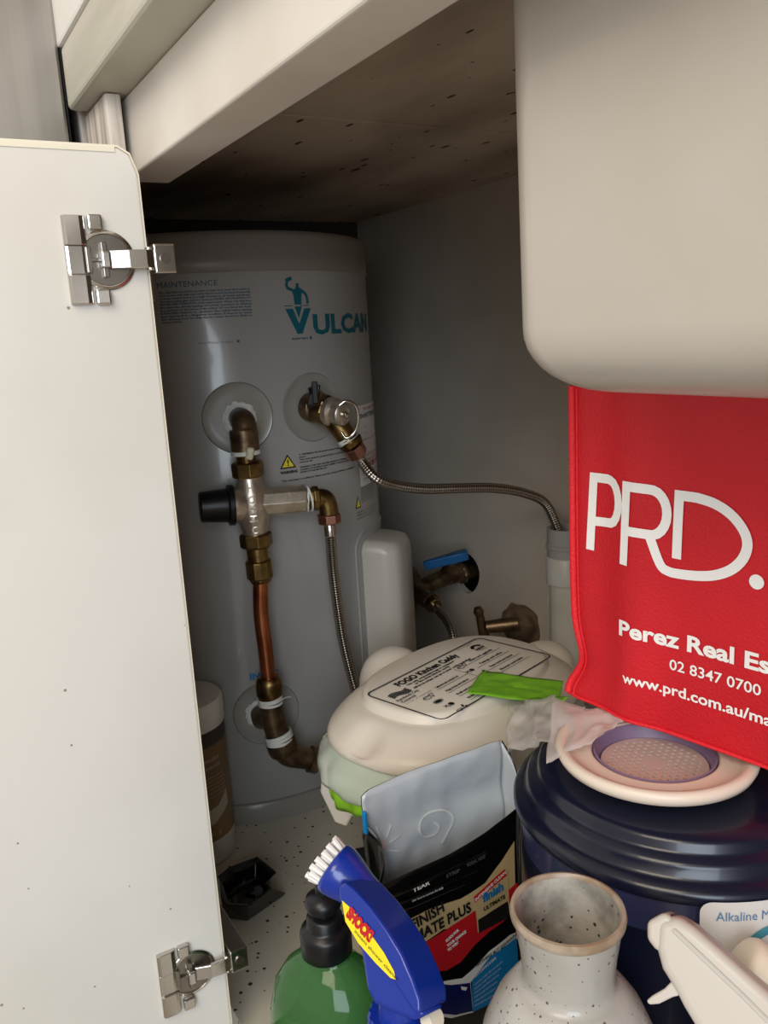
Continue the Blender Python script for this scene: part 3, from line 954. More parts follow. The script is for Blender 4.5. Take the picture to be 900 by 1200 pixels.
# outlet elbow with hose
pr = ctr+right*ro
oe = thing('outlet_elbow', 'olive brass elbow on the right of the tempering valve', 'pipe fitting', pr)
tape(pr+right*.0015, right, .0125, .004).build('tape_ring', 'tape', oe)
q0 = pr+right*.003; q1 = cpt((378, 585), OFF+.0); 
L1 = online((384, 585))
corner = ctr+right*L1
MB().lathe([(0, ro+.002), (.0112, ro+.002), (.0112, ro+.006), (.0128, ro+.0075), (.0128, ro+.0125), (.0100, ro+.014), (0, ro+.014)], Ms, 8).build('threaded_collar', 'brass', oe, smooth=False, bevel=.0005)
dv = (cpt((386, 640), OFF)-cpt((383, 600), OFF)).normalized()
MB().tube(smooth_path([ctr+right*(ro+.010), corner-right*.012, corner-right*.003+dv*.002, corner+dv*.012, corner+dv*.019], 6), [.0100]*25, 24).build('elbow_body', 'brass', oe)
bh = thing('braided_hose', 'braided steel hose hanging from the brass elbow down behind the caddy', 'hose', corner+dv*.03)
Mn = frame(corner, dv)
b = MB(); nut(b, Mn, .0125, .0170, .0275, n=8)
b.build('hose_nut', 'pinknut', bh, smooth=False, bevel=.0004)
MB().lathe([(0, .0275), (.0062, .0275), (.0066, .0285), (.0066, .040), (.0056, .041), (0, .041)], Mn, 24).build('ferrule', 'chrome', bh)
hose('braided_tube', [corner+dv*.039, cpt((390, 665), OFF-.004), cpt((395, 705), OFF-.010), cpt((402, 750), OFF-.014), cpt((413, 795), OFF-.012), cpt((424, 830), OFF-.006)], .0058, bh)

# ================================================================== RELIEF VALVE
rv0 = cylw(.030, .4600, 0)
rn = Vector((math.cos(.030/HR), math.sin(.030/HR), 0))
rv = thing('relief_valve', 'brass pressure relief valve with wire ring lever on the upper right of the tank', 'valve', rv0)
tipP = cpt((404, 486), .052)
ra = (tipP-rv0).normalized(); RL = (tipP-rv0).length
Mr = frame(rv0, ra)
MB().lathe([(0, 0), (.0145, 0), (.0155, .003), (.0155, .012), (.0135, .014), (.0135, .022), (0, .022)], Mr, 32).build('inlet_boss', 'darkbrass', rv)
b = MB(); nut(b, Mr, .0168, RL*.30, RL*.62, n=8); b.build('hexagon_body', 'brass', rv, smooth=False, bevel=.0008)
MB().lathe([(0, RL*.6), (.0150, RL*.6), (.0155, RL*.66), (.0150, RL*.72), (.0118, RL*.76), (.0125, RL*.80), (.0125, RL*.96), (.0105, RL), (.0070, RL*1.01), (.0070, RL*.985), (0, RL*.985)], Mr, 32).build('spring_cap', 'nickel', rv)
MB().lathe([(0, RL*.98), (.0036, RL*.98), (.0036, RL*1.08), (.0022, RL*1.10), (0, RL*1.10)], Mr, 16).build('stem', 'chrome', rv)
wp = [tipP+Vector((.001, -.006, .010)), tipP+Vector((.004, .001, .014)), tipP+Vector((.006, .010, .008)), tipP+Vector((.006, .012, -.006)), tipP+Vector((.003, .008, -.019)), tipP+Vector((.0, .0, -.024)), tipP+Vector((-.004, -.003, -.018))]
MB().tube(smooth_path(wp, 6), .0017, 10).build('wire_lever', 'chrome', rv)['label'] = 'bent wire lever'
b0 = rv0+ra*RL*.55
be = cpt((411, 519), .042)
MB().tube([b0, be+(b0-be).normalized()*.006, be], [.0130, .0105, .0115], 24).build('drain_branch', 'brass', rv)
bd = (be-b0).normalized()
MB().tube([be-bd*.003, be-bd*.001, be+bd*.004], [.0125, .0135, .0120], 24).build('collar', 'brass', rv)
tape(be-bd*.005, bd, .0108, .004).build('tape_ring', 'tape', rv)
# black stub
sb = cpt((372, 462), .030)
b = MB()
for k in range(4):
    Mk = frame(sb+Vector((random.uniform(-.002, .002), random.uniform(-.005, .005), random.uniform(-.003, .004))), Vector((.1, -.25+.2*k, 1)))
    b.box((-.003, -.003, -.010), (.003, .003, .009+.003*(k % 2)), M=Mk)
b.build('plastic_stub', 'black', rv, bevel=.001, smooth=False)
MB().tube([rv0+ra*.012, sb+Vector((0, 0, -.004))], [.012, .009], 20).build('stub_boss', 'darkbrass', rv)
dh = thing('drain_hose', 'braided steel hose running from the relief valve across to the drain pipe', 'hose', be)
hd = (cpt((428, 549), .040)-be).normalized()
Mh = frame(be, hd)
b = MB(); nut(b, Mh, .0118, .003, .017, n=8); b.build('hose_nut', 'pinknut', dh, smooth=False, bevel=.0004)
MB().lathe([(0, .016), (.0066, .016), (.0066, .028), (0, .028)], Mh, 20).build('ferrule', 'chrome', dh)
PX, PY = -.1885, .506
def mix(p, t): return CAM+ray(p)*t
s0 = (be-CAM).dot(CF); s1 = (Vector((PX, PY, .29))-CAM).dot(CF)
hp = [be+hd*.026]
for px, t in (((440, 560), .05), ((465, 569), .18), ((500, 573), .33), ((540, 572), .48), ((580, 572), .65), ((615, 578), .82), ((640, 591), .93)):
    hp.append(mix(px, s0+(s1-s0)*t))
hp += [Vector((PX-.004, PY-.006, .285)), Vector((PX+.001, PY, .262))]
hose('braided_tube', hp, .0056, dh)

# ================================================================== BACK WALL TAPS
sc = thing('stop_valve', 'dark brass stop valve with blue lever coming out of the back wall hole', 'valve', (-.4635, .52, .1685))
h0 = Vector((-.4635, BY+.045, .170))
va = on((545, 670), 1, .545); vb = on((520, 677), 1, .500); vc = on((488, 692), 1, .452)
MB().tube([h0, va, vb, vc], [.0135, .0135, .0130, .0120], 24).build('valve_barrel', 'darkbrass', sc)
dvc = (vc-va).normalized()
for p_n, r_n, a_n, b_n in ((va, .0165, .004, .012), (vc, .0160, -.008, .006)):
    b = MB(); nut(b, frame(p_n, dvc), r_n, a_n, b_n, n=8); b.build('hexagon_nut', 'darkbrass', sc, smooth=False, bevel=.0006)
vt = on((478, 712), 1, .452)
MB().tube([on((478, 672), 1, .455), vc+dvc*.004, vt], [.0155, .0170, .0155], 24).build('tee_block', 'darkbrass', sc)
vn = on((506, 706), 1, .440)
MB().tube([vc+dvc*.002, vn], [.0130, .0120], 20).build('outlet_branch', 'darkbrass', sc)
dvn = on((518, 722), 1, .436)-vn; dvn.normalize()
# lever
lv0 = on((528, 652), 1, .492)
MB().tube([vb+Vector((0, 0, .008)), lv0], .0050, 14).build('lever_stem', 'darkbrass', sc)
b = MB()
le = on((497, 663), 1, .462); lr = on((545, 650), 1, .512)
dl = (le-lr).normalized()
ml = frame(lr, dl, (0, 0, 1)); LL = (le-lr).length
pl = [(-.004, -.0095), (.006, -.0115), (LL*.45, -.0090), (LL*.9, -.0050), (LL, -.0045), (LL, .0045), (LL*.9, .0050), (LL*.45, .0085), (.006, .0110), (-.004, .0090)]
mlx = frame(lr, Vector((0, 0, 1))-dl*dl.z, dl)
b.prism(pl, -.0065, .0065, mlx)
b.lathe([(0, .004), (.0062, .004), (.0062, .007), (0, .0075)], frame(lr+dl*.014, (0, 0, 1)), 18)
b.build('blue_lever', 'bluelever', sc, bevel=.0025, seg=3)['label'] = 'blue lever handle'
sh = thing('supply_hose', 'short braided hose hanging from the stop valve with the blue lever', 'hose', vn)
b = MB(); nut(b, frame(vn, dvn), .0115, -.003, .010, n=8); b.build('hose_nut', 'brass', sh, smooth=False, bevel=.0004)
MB().tube([vn+dvn*.009, vn+dvn*.020], .0064, 18).build('ferrule', 'chrome', sh)
hose('braided_tube', [vn+dvn*.018, on((524, 728), 1, .428), on((531, 745), 1, .420), on((534, 775), 1, .412)], .0056, sh)
wtap = thing('wrapped_tap', 'lumpy clay-coloured wrapped tap with a small spindle on the back wall', 'tap', (-.34, .53, .11))
b = MB()
tc0 = Vector((-.343, BY, .110))
nn = 26; mm = 14
vs = []; fs = []
tip = on((592, 732), 1, .500)
for j in range(mm+1):
    t = j/mm
    c = Vector((-.335, BY+.02, .112)).lerp(tip, t)
    r = .036*math.sqrt(max(0, 1-max(0, (t-.15)/.86)**1.6)) if t > .15 else .034
    for i in range(nn):
        a = 2*PI*i/nn
        w = 1+.22*noise.noise(Vector((math.cos(a)*2.2, math.sin(a)*2.2, t*4)))
        vs.append(c+Vector((math.cos(a)*r*w, 0, math.sin(a)*r*w*.88)))
for j in range(mm):
    for i in range(nn): fs.append((j*nn+i, j*nn+(i+1) % nn, (j+1)*nn+(i+1) % nn, (j+1)*nn+i))
b.add(vs, fs); b.build('wrapping', 'wrap', wtap)
MB().tube([tip+Vector((.012, .012, .002)), on((570, 735), 1, .478)], [.0105, .0085], 18).build('spindle', 'darkbrass', wtap)
p1 = on((561, 717), 1, .470); p2 = on((568, 748), 1, .480)
b = MB().tube([p1, p2], [.0052, .0075], 16)
b.lathe([(0, -.0075), (.0052, -.006), (.0074, 0), (.0052, .006), (0, .0075)], frame(p1, (p1-p2)), 18)
b.build('tee_handle', 'darkbrass', wtap)
dp = thing('drain_pipe', 'white plastic drain pipe with grey open collar against the back wall', 'pipe', (PX, PY, 0))
TP = Matrix.Translation((PX, PY, 0))
MB().lathe([(.0190, .001), (.0205, .001), (.0205, .238), (.0190, .238)], TP, 40, close=True).build('pipe_tube', 'pvc', dp, angle=50)
MB().lathe([(.0190, .225), (.0240, .225), (.0240, .256), (.0225, .258), (.0190, .258)], TP, 40, close=True).build('pipe_socket', 'pvc', dp, angle=50)
MB().lathe([(.0185, .250), (.0222, .250), (.0222, .268), (.0238, .269), (.0238, .273), (.0222, .274), (.0222, .293), (.0185, .293)], TP, 40, close=True).build('grey_collar', 'pvcg', dp, angle=50)
MB().prism([(0, 0), (-.008, .006), (-.006, .016), (.002, .022)], -.004, .004, frame((PX-.020, PY-.004, .188), (0, -1, 0), (1, 0, 0))).build('clip_lug', 'pvc', dp, bevel=.001)

# ================================================================== FOOD SCRAP CADDY
ea = Vector((-.297, .955, 0)).normalized()
CC = Vector((-.055, .250, 0))
mc = frame(CC, (0, 0, 1), ea)            # local x along the lid's long side
caddy = thing('kitchen_caddy', 'cream kitchen scraps caddy with printed lid in front of the water heater', 'caddy', mx=mc)
LA, LB = .135, .090
def se(th, a, b, p=2.5):
    c, s = math.cos(th), math.sin(th)
    return (a*math.copysign(abs(c)**(2/p), c), b*math.copysign(abs(s)**(2/p), s))
def loft(lv, n=96, p=2.5, cap0=True, cap1=True, fn=None):
    vs = []; fs = []
    for ka, kb, z in lv:
        for i in range(n):
            x, y = se(2*PI*i/n, ka, kb, p)
            v = Vector((x, y, z))
            if fn: v = fn(v)
            vs.append(v)
    for j in range(len(lv)-1):
        for i in range(n): fs.append((j*n+i, j*n+(i+1) % n, (j+1)*n+(i+1) % n, (j+1)*n+i))
    if cap0: fs.append(tuple(reversed(range(n))))
    if cap1: fs.append(tuple((len(lv)-1)*n+i for i in range(n)))
    return vs, fs
b = MB(); b.add(*loft([(LA*.62, LB*.64, 0), (LA*.66, LB*.68, .003), (LA*.80, LB*.84, .165), (LA*.86, LB*.88, .170), (LA*.86, LB*.88, .188), (LA*.80, LB*.82, .189)]))
b.build('caddy_body', 'caddy', caddy, local=True, angle=60)
dent = mc.inverted() @ on((428, 872), 2, .20)
def lidf(v):
    d = Vector((v.x-dent.x, v.y-dent.y)); r = d.length
    if r < .022 and v.z > .192:
        v.z -= .008*(.5+.5*math.cos(PI*r/.022))
    return v
lv = [(LA*.93, LB*.93, .184), (LA*.985, LB*.985, .184), (LA, LB, .1865), (LA, LB, .1915), (LA*.985, LB*.985, .1955)]
for i in range(9):
    t = i/8
    k = .965-.225*t
    lv.append((LA*k, LB*k, .1985+.0150*math.sin(t*PI/2)))
lv += [(LA*.735, LB*.735, .2138), (LA*.728, LB*.728, .2185), (LA*.715, LB*.715, .2212), (LA*.69, LB*.69, .2224), (LA*.3, LB*.3, .2228)]
b = MB(); b.add(*loft(lv, cap0=False, fn=lidf))
lid = b.build('caddy_lid', 'caddy', caddy, local=True, angle=75)
# moulded lobes on the lid's corners
def lobe(px, z, rx, ry, rz, nm='lid_lobe'):
    c = on(px, 2, z)
    b = MB()
    vs = []; fs = []; n = 28; k = 8
    for j in range(k+1):
        t = PI/2*j/k
        for i in range(n):
            a = 2*PI*i/n
            vs.append(c+Vector((rx*math.cos(t)**.8*math.cos(a), ry*math.cos(t)**.8*math.sin(a), -.018+(rz+.018)*math.sin(t))))
    for j in range(k):
        for i in range(n): fs.append((j*n+i, j*n+(i+1) % n, (j+1)*n+(i+1) % n, (j+1)*n+i))
    return b.add(vs, fs).build(nm, 'caddy', caddy, weld=True)
lobe((460, 782), .194, .034, .036, .020)
lobe((638, 762), .193, .030, .032, .008)
# side bracket that shows under the lid
b = MB()
hp0 = on((402, 905), 1, .098); 
br = [(-.020, .175), (.026, .175), (.024, .130), (.016, .098), (.004, .098), (-.002, .086), (-.014, .088), (-.027, .118), (-.022, .145)]
bc = on((405, 925), 2, .125)
mb_ = frame((bc.x, bc.y, 0), Vector((.62, -.78, 0)), (0.78, .62, 0))
mb2 = mb_.copy()
vs = [mb_ @ Vector((x, 0, 0))+Vector((0, 0, z)) for x, z in br]
nrm = Vector((.62, -.78, 0)).normalized()
vs2 = [v-nrm*.010 for v in vs]
n = len(br)
b.add(vs+vs2, [tuple(range(n)), tuple(reversed(range(n, 2*n)))]+[(i, (i+1) % n, n+(i+1) % n, n+i) for i in range(n)])
b.build('handle_bracket', 'caddy', caddy, bevel=.002)
# printed label on the lid
ZL = .2233
def lw(p): 
    q = mc.inverted() @ on(p, 2, ZL)
    return (q.x, q.y)
q = [lw((432, 812)), lw((563, 746)), lw((645, 770)), lw((515, 847))]
# label frame in lid coordinates: u along text, v up the page
ux0 = q[0][0]*.5+q[3][0]*.5; ux1 = q[1][0]*.5+q[2][0]*.5
vy1 = q[0][1]*.5+q[1][1]*.5; vy0 = q[2][1]*.5+q[3][1]*.5
LWd, LHt = ux1-ux0, vy1-vy0
def lidp(u, v): return mc @ Vector((ux0+u*LWd, vy0+v*LHt, ZL+.0003))
def litem(it): return [(x[0]/LWd, x[1]/LHt, 0) for x in it[0]], it[1]
fr = round_rect(0, 0, LWd, LHt, .007, 5); fr.append(fr[0])
items = [stroke(fr, .0016),
 fit_text('FOGO Kitchen Caddy', .030, .118, LHt-.0135, .0078, bold=.0005, res=3),
 fit_text('Use only compostable bags or newspaper', .036, .104, LHt-.0185, .0024, res=1, bold=.0002),
 fit_text('to line your kitchen caddy', .042, .092, LHt-.0225, .0022, res=1, bold=.0002),
 fit_text('All food scraps can go in your caddy including:', .034, .118, LHt-.0275, .0023, res=1, bold=.0002),
 fit_text('Randwick City', .006, .034, LHt-.0335, .0034, res=2, bold=.0001),
 fit_text('Council', .006, .024, LHt-.0385, .0034, res=2, bold=.0001),
 fit_text('a sense of community', .006, .040, LHt-.0425, .0018, res=1),
 fit_text('Not accepted', .128, .150, LHt-.0045, .0020, res=1),
 fit_text('NSW', .138, .152, LHt-.0205, .0040, res=1, bold=.0003),
 fit_text('GOVERNMENT', .138, .152, LHt-.0235, .0016, res=1)]
for k in range(4):
    pts = [(.008+.0225*i/14, LHt-.0200-.0022*k+.0018*math.sin(i/14*2*PI)) for i in range(15)]
    items.append(stroke(pts, .0014))
# government emblem: petals
for k in range(7):
    a = rad(20+140*k/6)
    items.append(disc(.145+.0055*math.cos(a), LHt-.0150+.0050*math.sin(a), .0022, 10, .0017))
rows = ['Leftovers and cooked food', 'Meat, bones and seafood', 'Fruit and vegetable', 'Bread, pasta and rice']
rows2 = ['Dairy and eggshells', 'Teabags and coffee', 'Paper towel and tissues', 'Flowers and herbs']
for i in range(4):
    y = LHt-.0330-.0118*i
    items.append(fit_text(rows[i], .046, .078, y-.012+.002, .0026, res=1, bold=.0002))
    items.append(fit_text(rows2[i], .112, .148, y+.002, .0026, res=1, bold=.0002))
    items.append(stroke([(.044, y-.0130), (.088, y-.0130)], .0005))
    items.append(stroke([(.104, y-.0010), (.155, y-.0010)], .0005))
items.append(stroke([(.088, LHt-.030), (.088, .006)], .0005))
# food pictograms
def blob(x, y, s, k):
    if k == 0: items.append(stroke(arc(x, y, s, 0, 330, 12, s*.6), .0008)); items.append(stroke([(x-s, y), (x+s, y+s*.4)], .0006)); items.append(stroke([(x+s*1.3, y-s*.6), (x+s*2.2, y+s*.8), (x+s*1.1, y+s*.8), (x+s*1.3, y-s*.6)], .0007))
    if k == 1: items.append(disc(x, y, s, 14, s*.45)); items.append(stroke(arc(x, y, s*1.2, 0, 360, 14, s*.62), .0006))
    if k == 2: items.append(disc(x+s*.6, y, s*.62, 12)); items.append(stroke([(x-s*1.3, y-s*.3), (x-s*.5, y+s*.4), (x-s*.2, y-s*.6), (x-s*1.2, y+s*.5)], .0008))
    if k == 3: items.append(stroke(arc(x-s*.5, y, s*.7, 180, 360, 10), .0008)); items.append(stroke([(x-s*1.2, y), (x+s*.3, y)], .0008)); items.append(disc(x+s*1.0, y+s*.2, s*.28, 8)); items.append(disc(x+s*1.5, y-s*.2, s*.28, 8)); items.append(disc(x+s*1.3, y+s*.6, s*.28, 8))
for i in range(4): blob(.026, LHt-.0490-.0118*i, .0045, i)
blob(.096, LHt-.0320, .0045, 0); blob(.094, LHt-.0440, .0042, 2); blob(.096, LHt-.056, .0042, 3); blob(.096, LHt-.067, .0042, 1)
printed([litem(i) for i in items], lidp, 'printed_label', 'ink', caddy)

# compostable liner skirt hanging below the lid rim
def skirt(name, m, th0, th1, top_z, depth, out, root, seed, nu=60, nv=7, lab=None):
    b = MB()
    def fn(i, j):
        th = th0+(th1-th0)*i
        x, y = se(th, LA, LB)
        k = out(i)*math.sin(j*PI*.75)*min(1, j*3)
        nz = noise.noise(Vector((i*9+seed, j*2.5, seed)))*.006*(j+.2)
        L = math.hypot(x, y)
        r = (L*.955+k+nz)/L
        z = top_z+.0015-depth(i)*j+noise.noise(Vector((i*6, seed, j*2)))*.003*j
        return mc @ Vector((x*r, y*r, z))
    b.grid(nu, nv, fn)
    o = b.build(name, m, root, solid=.0004)
    if lab: o['label'] = lab
    return o
liner = thing('compost_liner', 'milky and lime compost liner bag tucked under the caddy lid', 'bin liner', (CC.x, CC.y, .18))
# local angles: -x is the near end (towards the door); +y local = away from bench front
bump = lambda i: math.sin(PI*min(1, max(0, i)))
skirt('liner_film', 'liner', rad(118), rad(232), .1835, lambda i: .010+.022*bump(i)**.6, lambda i: .006+.013*bump(i)**.7, liner, 3)
skirt('lime_fold', 'limestrip', rad(135), rad(200), .1775, lambda i: .012+.032*bump(i)**.7, lambda i: .003+.008*bump(i), liner, 8)
skirt('lime_fold', 'limestrip', rad(196), rad(244), .1785, lambda i: .006+.014*bump(i), lambda i: .007+.016*bump(i), liner, 12)
# green film tag lying on the lid
gt = [(549, 812), (560, 786), (600, 789), (640, 795), (657, 803), (655, 818), (620, 822), (596, 824), (570, 816)]
gl = thing('green_bag', 'bright green compostable bag end lying flat on the caddy lid', 'bag', on((600, 805), 2, .225))
b = MB()
g00, g10, g11, g01 = on((547, 812), 2, .2275), on((655, 826), 2, .231), on((660, 800), 2, .236), on((566, 785), 2, .2275)
def gf(i, j):
    p = g00.lerp(g10, i).lerp(g01.lerp(g11, i), j)
    return p+Vector((0, 0, .0014*noise.noise(Vector((i*5, j*9, 2)))+.003*max(0, i-.6)))+(g01-g00)*(.05*noise.noise(Vector((i*4, 3, j*2))))
b.grid(34, 12, gf)
b.build('film_sheet', 'green', gl, solid=.0005)
MB().tube([gf(.05, j/10)+Vector((0, 0, .0006)) for j in range(11)], .0007, 8).build('heat_seal', 'green', gl)

# ================================================================== RED TOTE BAG
B0 = Vector((.157, .188, .2905)); bw = Vector((.9866, .163, 0)).normalized(); bn = Vector((.163, -.9866, 0)).normalized()
BW, BH = .315, .2035
def bagoff(u, v):
    d = .0038*math.sin((u-.033)/.012)*math.exp(-((u-.040)/.022)**2)*(.5+.5*math.cos(v*9))
    d += .0012*noise.noise(Vector((u*22, v*16, 1.7)))
    d -= .004*math.exp(-(u/.006)**2)
    d += -.006*math.exp(-((v-.018)/.018)**2)*math.exp(-(u/.02)**2)
    return d
def bagp(u, v, e=0):
    lean = 0
    du = 0
    if u < .05: du = (-.008*math.exp(-((v-.004)/.013)**2)+.0035*math.exp(-((v-.034)/.016)**2))*(1-u/.05)
    return B0+bw*(u+.006+du-.006*math.exp(-v/.02)*0)+Vector((0, 0, v))+bn*(bagoff(u, v)+e)
bag = thing('tote_bag', 'red fabric estate agent tote bag with white lettering under the sink bowl', 'bag', B0)
b = MB().grid(90, 60, lambda i, j: bagp(i*BW, j*BH))
b.build('front_panel', 'redbag', bag, solid=.0008)
G = .075
def sidep(i, j, u):
    p = bagp(u, j*BH)
    w = .012*math.sin(PI*i)*(1 if u < .1 else -1)
    return p-bn*(G*i)+bw*w
MB().grid(14, 40, lambda i, j: sidep(i, j, 0)).build('side_gusset', 'redbag', bag, solid=.0008)
MB().grid(14, 40, lambda i, j: sidep(i, j, BW)).build('side_gusset', 'redbag', bag, solid=.0008)
MB().grid(60, 40, lambda i, j: bagp(i*BW, j*BH)-bn*G).build('back_panel', 'redbag', bag, solid=.0008)
MB().grid(40, 6, lambda i, j: bagp(i*BW, .0008)-bn*(G*j)).build('base_panel', 'redbag', bag, solid=.0008)
# sewn binding on the left edge
MB().tube([bagp(.0018, .001+BH*.99*j/50, .0012) for j in range(51)], .0024, 12).build('binding', 'redtrim', bag)
MB().tube([bagp(.0068, .002+BH*.98*j/50, .0009) for j in range(51)], .0006, 6).build('stitch_line', 'redtrim', bag)
MB().tube([bagp(BW*i/60, .0012, .0008) for i in range(61)], .0012, 8).build('hem', 'redtrim', bag)
def bf(u, v): return bagp(u-.006, v, .0011)
def mm_(L): return [(x/1000, y/1000) for x, y in L]
SW = .0056
P = [mm_([(22.6, 103), (25.6, 148.5), (36, 148.5)])+arc(.0375, .1350, .0068, 85, -85, 8, .0130)+mm_([(25, 121.5)]),
     mm_([(48.2, 98.5), (50.4, 146), (64, 145.5)])+arc(.0655, .1322, .0100, 80, -80, 10, .0132)+mm_([(50.5, 119.5)]),
     mm_([(81.6, 107.5), (82.6, 143.8), (93, 143.6), (102.5, 141.8), (111, 138), (117.5, 132.5), (121.5, 126), (122, 119.5), (119.0, 112.5), (113, 106.5), (104.5, 102.2), (95, 100.0), (84, 99.0), (76.5, 99.4), (71.5, 103.0), (65.0, 118.8)])]
P[2] = P[2][:2]+[(v.x, v.y) for v in smooth_path([(a_, b_, 0) for a_, b_ in P[2][2:]], 4)]
it = []
for p in P:
    # densify
    d = []
    for a, c in zip(p, p[1:]):
        k = max(1, int(math.hypot(c[0]-a[0], c[1]-a[1])/.004))
        for i in range(k): d.append((a[0]+(c[0]-a[0])*i/k, a[1]+(c[1]-a[1])*i/k))
    d.append(p[-1])
    it.append(stroke(d, SW))
it.append(disc(.1278, .1030, .0040, 24))
printed(it, bf, 'agency_logo', 'white', bag)
it = [fit_text('Perez Real Estate', .0455, .1640, .0548, .0092, bold=.00042, seg=.006),
      fit_text('02 8347 0700', .0785, .1325, .0410, .0062, bold=.0001, seg=.006),
      fit_text('www.prd.com.au/maroubra', .0485, .1690, .0255, .0064, bold=.0002, seg=.006)]
printed(it, bf, 'lettering', 'white', bag)

# ================================================================== WATER FILTER TANK + STRAINER
DC = Vector((.234, .207, 0)); TD = Matrix.Translation(DC)
tank = thing('filter_tank', 'dark blue round water filter tank at right under the sink strainer', 'water filter', DC)
MB().lathe([(0, 0), (.086, 0), (.090, .004), (.0925, .222), (0, .222)], TD, 96).build('lower_tank', 'drum', tank, angle=50)
MB().lathe([(0, .2222), (.0925, .2222), (.0927, .2405), (.0940, .2415), (.0940, .2432), (0, .2432)], TD, 96).build('tank_collar', 'drumlow', tank, angle=50)
MB().lathe([(0, .2434), (.0955, .2434), (.0966, .2450), (.0966, .2485), (.0950, .2512), (.0910, .2525), (.0888, .2540), (.0884, .2590), (.0868, .2615), (.0830, .2626), (.0816, .2642), (.0812, .2678), (.0795, .2698), (.0700, .2712), (0, .2722)], TD, 96).build('tank_lid', 'drum', tank, angle=60)
# front label
la0 = math.atan2(CAM.y-DC.y, CAM.x-DC.x)
def tankp(u, v, e=.0004):
    a = u/.0974
    return Vector((DC.x+(.0974+e)*math.cos(a), DC.y+(.0974+e)*math.sin(a), v))
def tpt(p, rr=.0974):
    r = ray(p); ox, oy = CAM.x-DC.x, CAM.y-DC.y
    a = r.x*r.x+r.y*r.y; bb = 2*(ox*r.x+oy*r.y); c = ox*ox+oy*oy-rr**2
    q = CAM+r*((-bb-math.sqrt(bb*bb-4*a*c))/2/a)
    return (math.atan2(q.y-DC.y, q.x-DC.x)*.0974, q.z)
u0, v1 = tpt((819, 1058)); u0 += .0005; v1 += .001
bk_ = MB().grid(24, 8, lambda i, j: tankp(u0+.002+.101*i, v1-.083+.081*j, -.0028))
bk_.build('label_plate', 'drumlow', tank, solid=.0050)
printed([polypatch(round_rect(u0, v1-.085, u0+.105, v1, .006), .006)], tankp, 'front_label', 'paper', tank)
tl = lambda u, v: tankp(u, v, .0009)
printed([fit_text('Alkaline Mineral', u0+.0075, u0+.048, v1-.0100, .0050, res=2)], tl, 'lettering', mat('steel_blue_print', (86, 128, 170), .5), tank)
ringm = mat('blue_green_print', (36, 120, 168), .5, col2=(110, 176, 130), vscale=14)
printed([stroke(arc(u0+.0400, v1-.0360, .0205, 35, 300, 30), .0048)], tl, 'ring_print', ringm, tank)
printed([fit_text('zen', u0+.0325, u0+.0540, v1-.0340, .0062, shear=.2, res=2, seg=.01)], tl, 'lettering', 'ink', tank)

SC = Vector((.2345, .1880, .2725)); TS = Matrix.Translation(SC)
ss = thing('sink_strainer', 'pale pink sink waste strainer resting on the dark blue tank', 'strainer', SC)
MB().lathe([(.0352, .0095), (.0362, .0112), (.0375, .0112), (.042, .0105), (.048, .0118), (.0505, .0150), (.0535, .0160), (.0560, .0150), (.0566, .0120), (.0550, .0085), (.046, .0040), (.0365, .0010), (.0352, .0010)], TS, 80, close=True).build('flange', 'strainer', ss, angle=60)
MB().lathe([(.0310, .0008), (.0348, .0008), (.0348, .0108), (.0338, .0112), (.0330, .0100), (.0326, .0060), (.0316, .0050)], TS, 72, close=True).build('seal_ring', 'lilac', ss, angle=50)
# basket plate with real holes
def basket():
    bm = bmesh.new()
    n = 56; R0 = .0303
    ev = [bm.verts.new((R0*math.cos(2*PI*i/n), R0*math.sin(2*PI*i/n), 0)) for i in range(n)]
    ed = [bm.edges.new((ev[i], ev[(i+1) % n])) for i in range(n)]
    s = .0046
    for i in range(-8, 9):
        for j in range(-8, 9):
            x = i*s+(s/2 if j % 2 else 0); y = j*s*.87
            d = math.hypot(x, y)
            if d > .0272 or d < .0058: continue
            hv = [bm.verts.new((x+.00155*math.cos(2*PI*k/8), y+.00155*math.sin(2*PI*k/8), 0)) for k in range(8)]
            ed += [bm.edges.new((hv[k], hv[(k+1) % 8])) for k in range(8)]
    bmesh.ops.triangle_fill(bm, edges=ed, use_beauty=True)
    r = bmesh.ops.extrude_face_region(bm, geom=bm.faces[:])
    for g in r['geom']:
        if isinstance(g, bmesh.types.BMVert): g.co.z += .0016
    bmesh.ops.recalc_face_normals(bm, faces=bm.faces)
    me = bpy.data.meshes.new('basket_plate'); bm.to_mesh(me); bm.free()
    me.materials.append(M_['strinner'])
    o = bpy.data.objects.new('basket_plate', me); COL.objects.link(o); o.parent = ss
    o.location = (0, 0, .0020)
basket()

# clear plastic bag between caddy and strainer, with a lime fold inside
cb = thing('plastic_bag', 'crumpled clear plastic bag between the caddy and the strainer', 'bag', (.13, .19, .25))
def crumple(corners, nu, nv, amp, seed, fz=7):
    fz *= .6; nu //= 2; nv //= 2
    c00, c10, c11, c01 = [Vector(c) for c in corners]
    nrm = (c10-c00).cross(c01-c00).normalized()
    def fn(i, j):
        p = c00.lerp(c10, i).lerp(c01.lerp(c11, i), j)
        q = Vector((i*fz+seed, j*fz*.8, seed*1.3))
        r = 1-abs(noise.noise(q*.55))*2
        r2 = 1-abs(noise.noise(q*1.3))*2
        e = Vector((noise.noise(q+Vector((9, 0, 0))), noise.noise(q+Vector((0, 9, 0))), 0))*amp*.6
        return p+nrm*amp*(r+.3*r2)+e
    return MB().grid(nu, nv, fn)
zf = .2480
crumple([on((596, 884), 2, .238), on((650, 872), 2, .279), on((655, 818), 2, .280), on((600, 832), 2, .240)], 40, 30, .0045, 2).build('film_sheet', 'film', cb, solid=.0003)
